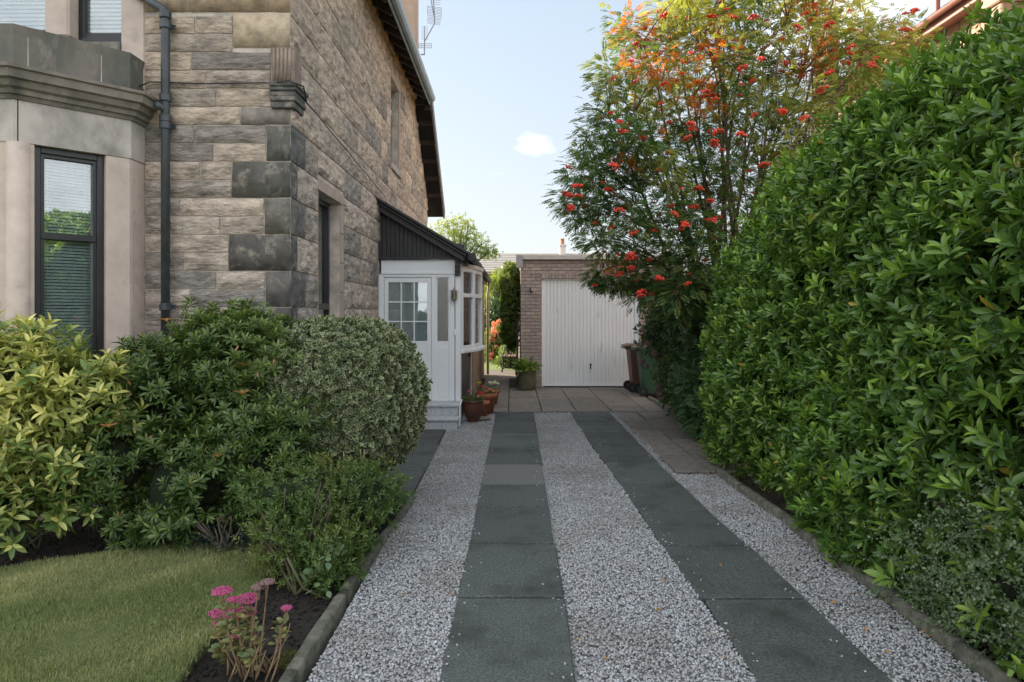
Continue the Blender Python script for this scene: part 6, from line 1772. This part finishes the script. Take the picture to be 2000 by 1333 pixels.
# ------------------------------------------------------------------ pots
def pot(loc, prof, m, label, n=28):
    o = MB().lathe(prof, n=n).build('plant_pot', m, None, True, loc=loc); tag(o, label, 'pot')
    for a in []: pass
    return o
bell = lambda r, h: [(r * .55, 0), (r * .58, h * .02), (r * .50, h * .10), (r * .72, h * .22), (r * .95, h * .5), (r * 1.0, h * .78), (r * .96, h * .90), (r * 1.03, h * .94), (r * 1.03, h), (r * .93, h), (r * .90, h * .88), (0.01, h * .86)]
cone = lambda r, h: [(r * .62, 0), (r * .86, h * .76), (r * 1.0, h * .77), (r * 1.02, h), (r * .92, h), (r * .88, h * .88), (.01, h * .87)]
def wpos(x, y): g_ = G(x, y); return (g_[0], g_[1], 0)
p1 = (PX(924, 10.45), 10.45, 0)
pot(p1, bell(.165, .32), M['glazed'], 'brown glazed bell-shaped pot at the porch corner, nearest of the row')
p2 = (PX(951, 11.3), 11.3, 0)
pot(p2, cone(.165, .33), M['terracotta'], 'wide-rimmed terracotta pot behind the brown glazed pot')
p3 = (PX(940, 11.0), 10.95, 0)
pot((PX(941, 10.9), 10.95, 0), cone(.12, .24), M['terracotta'], 'smaller terracotta pot tucked between glazed pot and wide terracotta pot')
p4 = (PX(962, 12.4), 12.4, 0)
pot(p4, cone(.13, .26), M['terracotta'], 'rear terracotta pot with white flowers')
p5 = (PX(1029, 14.7), 14.75, 0)
pot(p5, [(.16, 0), (.185, .03), (.19, .2), (.185, .36), (.20, .38), (.20, .42), (.17, .42), (.165, .36), (.01, .36)], M['stonepot'], 'mossy barrel planter against the garage brickwork', 16)
def pot_plant(loc, z, r, h, label, mt, n, ls_, flowers=(), name='potted_plant', wid=.3):
    root = empty(name, (loc[0], loc[1], z), label, 'plant')
    lt_ = leaf_tpl(1, wid, .08, .25, 2, .5)
    a_ = rng.uniform(0, 2 * np.pi, n); rr = np.sqrt(rng.random(n)) * r
    P = np.c_[rr * np.cos(a_), rr * np.sin(a_), rng.uniform(0, h, n) * (1 - .5 * (rr / r) ** 2)]
    V, F, T, Mg = place(lt_, P, np.c_[np.cos(a_), np.sin(a_), rng.uniform(-.2, 1.3, n)], np.array([0, 0, 1.0]) + rnd(n) * .3, rng.uniform(.7, 1.2, n) * ls_, rng.random(n) * .4)
    link('leaves', big_mesh('leaves', V, F, T, Mg), mt, root)
    mb = MB()
    for i in range(9): mb.tube([(0, 0, -.03), (random.uniform(-r, r) * .6, random.uniform(-r, r) * .6, h * .8)], .003, 4)
    mb.build('stems', M['bark'], root)
    for (x, y, zz_, c, s_) in flowers:
        k = 16; d = rnd(k); d[:, 2] = abs(d[:, 2]); V, F, T, Mg = place(leaf_tpl(1, .8, .1, .1, 1, .5), d * .003, d, rnd(k), np.full(k, s_))
        link('flower', big_mesh('flower', V, F, T, Mg), c, root, (x, y, zz_))
    return root
L['redp'] = leaf_mat('red_petal', (.55, .03, .03), (.62, .06, .04), rough=.5, trans=.3)
L['yelp'] = leaf_mat('yellow_petal', (.70, .42, .03), (.75, .5, .05), rough=.5, trans=.3)
L['whitep'] = leaf_mat('white_petal', (.75, .74, .72), (.8, .78, .78), rough=.5, trans=.3)
pot_plant(p1, .28, .14, .12, 'pansies with pink and red flowers in the glazed pot', L['fern'], 260, .05, [(-.05, -.1, .17, L['pink'], .035), (.10, -.06, .16, L['redp'], .03), (.13, -.05, .13, L['redp'], .03), (.09, -.12, .10, L['coral'], .03)])
pot_plant(p2, .29, .14, .12, 'red and yellow pansies in the wide terracotta pot', L['fern'], 180, .05, [(-.12, -.08, .20, L['yelp'], .035), (-.10, -.1, .15, L['redp'], .035), (-.02, -.1, .12, L['redp'], .03), (.06, -.1, .1, L['coral'], .035), (.0, -.12, .07, L['coral'], .035), (.1, -.08, .07, L['coral'], .03)])
pot_plant(p4, .22, .12, .16, 'white cyclamen in the rear terracotta pot', L['fern'], 120, .05, [(random.uniform(-.1, .1), -.05, random.uniform(.12, .22), L['whitep'], .035) for _ in range(7)])
pot_plant((PX(938, 11.9), 12.0, 0), .0, .14, .48, 'grey-green sprawling plant between the pots and the porch wall', L['coton'], 330, .045)
pot_plant(p5, .38, .22, .26, 'leafy yellow-green plant filling the barrel planter', L['hosta'], 150, .14, wid=.55)
saucer = MB().lathe([(.08, 0), (.14, .01), (.15, .03), (.13, .03), (.01, .02)], n=24).build('saucer', M['patio'], None, True, loc=(PX(938, 10.15), 10.6, 0)); tag(saucer, 'shallow dark saucer at the foot of the glazed pot', 'saucer')

# ------------------------------------------------------------------ neighbour's house at the right
nh = empty('neighbour_house', (7.5, 12, 0), 'sunlit sandstone house with red gutter above the hedge, top right', 'house')
def nb_(mb, nm, m, **k):
    o = mb.build(nm, m, nh, **k); o.location = -nh.location; return o
zE = 6.6
nwall = nb_(MB().box(7.62, 12, 7.5, 17, 0, zE + .1), 'wall', mat('pink_mortar', (.42, .30, .22), rough=.95))
M['nstone'] = mat('pink_sandstone', (1, 1, 1), (.72, .7, .68), rough=.9, scale=5, bump=.4, bscale=30, space='world', objcol=True)
z = 4.0; row = 0
while z < zE - .05:
    y = 9.2 - (.3 if row % 2 else 0)
    while y < 16.9:
        w_ = random.uniform(.35, .75)
        me = MB().box(0, .03, 0, w_ - .015, 0, .285).mesh('stone', bevel=.008); me.materials.append(M['nstone'])
        o = link('stone', me, None, nwall, (7.595, y, z)); q = random.uniform(.8, 1.1); c = random.choice([(.50, .33, .24), (.44, .29, .21), (.55, .38, .27)]); o.color = (*[v * q for v in c], 1)
        y += w_
    z += .3; row += 1
nb_(MB().box(7.30, 7.60, 7.3, 17.1, zE - .02, zE + .02), 'soffit', M['redpaint'])
nb_(MB().box(7.26, 7.30, 7.3, 17.1, zE - .08, zE + .1), 'fascia', M['redpaint'])
nb_(MB().prism([(7.16 + .06 * math.cos(t_), zE + .08 + .06 * math.sin(t_)) for t_ in [math.pi + k * math.pi / 6 for k in range(7)]], 'y', 7.3, 17.1), 'gutter', M['redpaint'])
nb_(MB().tube([(PX(1832, 12.0), 12.0, zE + .05), (PX(1832, 12.0), 12.0, 9.5)], .035, 10), 'vent_pipe', M['redpaint'], smooth=True)
nb_(MB().box(7.2, 7.62, 10.2, 10.62, 6.25, 6.62).box(7.25, 7.62, 10.24, 10.58, 6.0, 6.25), 'corbel', M['chimney'], bevel=.02)
zR = 8.15; xR = 9.4
nr = nb_(MB().add([(7.2, 7.3, zE + .12), (7.2, 17.1, zE + .12), (xR, 17.1, zR), (xR, 7.3, zR), (7.2, 7.3, zE + .08), (7.2, 17.1, zE + .08), (xR, 17.1, zR - .04), (xR, 7.3, zR - .04), (11.6, 17.1, zE + .1), (11.6, 7.3, zE + .1)],
                 [(0, 3, 2, 1), (4, 5, 6, 7), (0, 1, 5, 4), (3, 2, 8, 9), (0, 4, 7, 3), (1, 2, 6, 5)]), 'roof', M['slate'])
sm = MB()
for i in range(12):
    for j in range(24):
        t0 = i / 12; y0 = 9.5 + j * .31 + (.15 if i % 2 else 0)
        x0_ = 7.18 + (xR - 7.18) * t0; z0_ = zE + .135 + (zR - zE - .12) * t0; x1_ = 7.18 + (xR - 7.18) * (t0 + 1 / 12); z1_ = zE + .135 + (zR - zE - .12) * (t0 + 1 / 12)
        sm.add([(x0_, y0, z0_ + .012), (x0_, y0 + .3, z0_ + .012 + random.uniform(0, .006)), (x1_, y0 + .3, z1_), (x1_, y0, z1_)], [(0, 3, 2, 1)])
o = nb_(sm, 'slates', mat('mossy_slate', (.20, .17, .14), (.13, .125, .10), rough=.9, scale=6, space='world', bump=.5)); o['kind'] = 'stuff'
nc = nb_(MB().box(PX(1618, 14), PX(1638, 14), 14, 14.8, 3, PZ(30, 14)).box(PX(1615, 14), PX(1641, 14), 13.95, 14.85, PZ(36, 14), PZ(28, 14)), 'chimney', M['mossy'], bevel=.01)
wire = MB().tube([T3(1640, -60, 13), T3(1625, 60, 13.6)], .006, 4).tube([T3(1700, -40, 11), T3(1650, 70, 12.5), T3(1560, 260, 14)], .007, 4).build('telephone_wire', M['iron']); tag(wire, 'thin dark overhead wires behind the rowan top', 'wire')
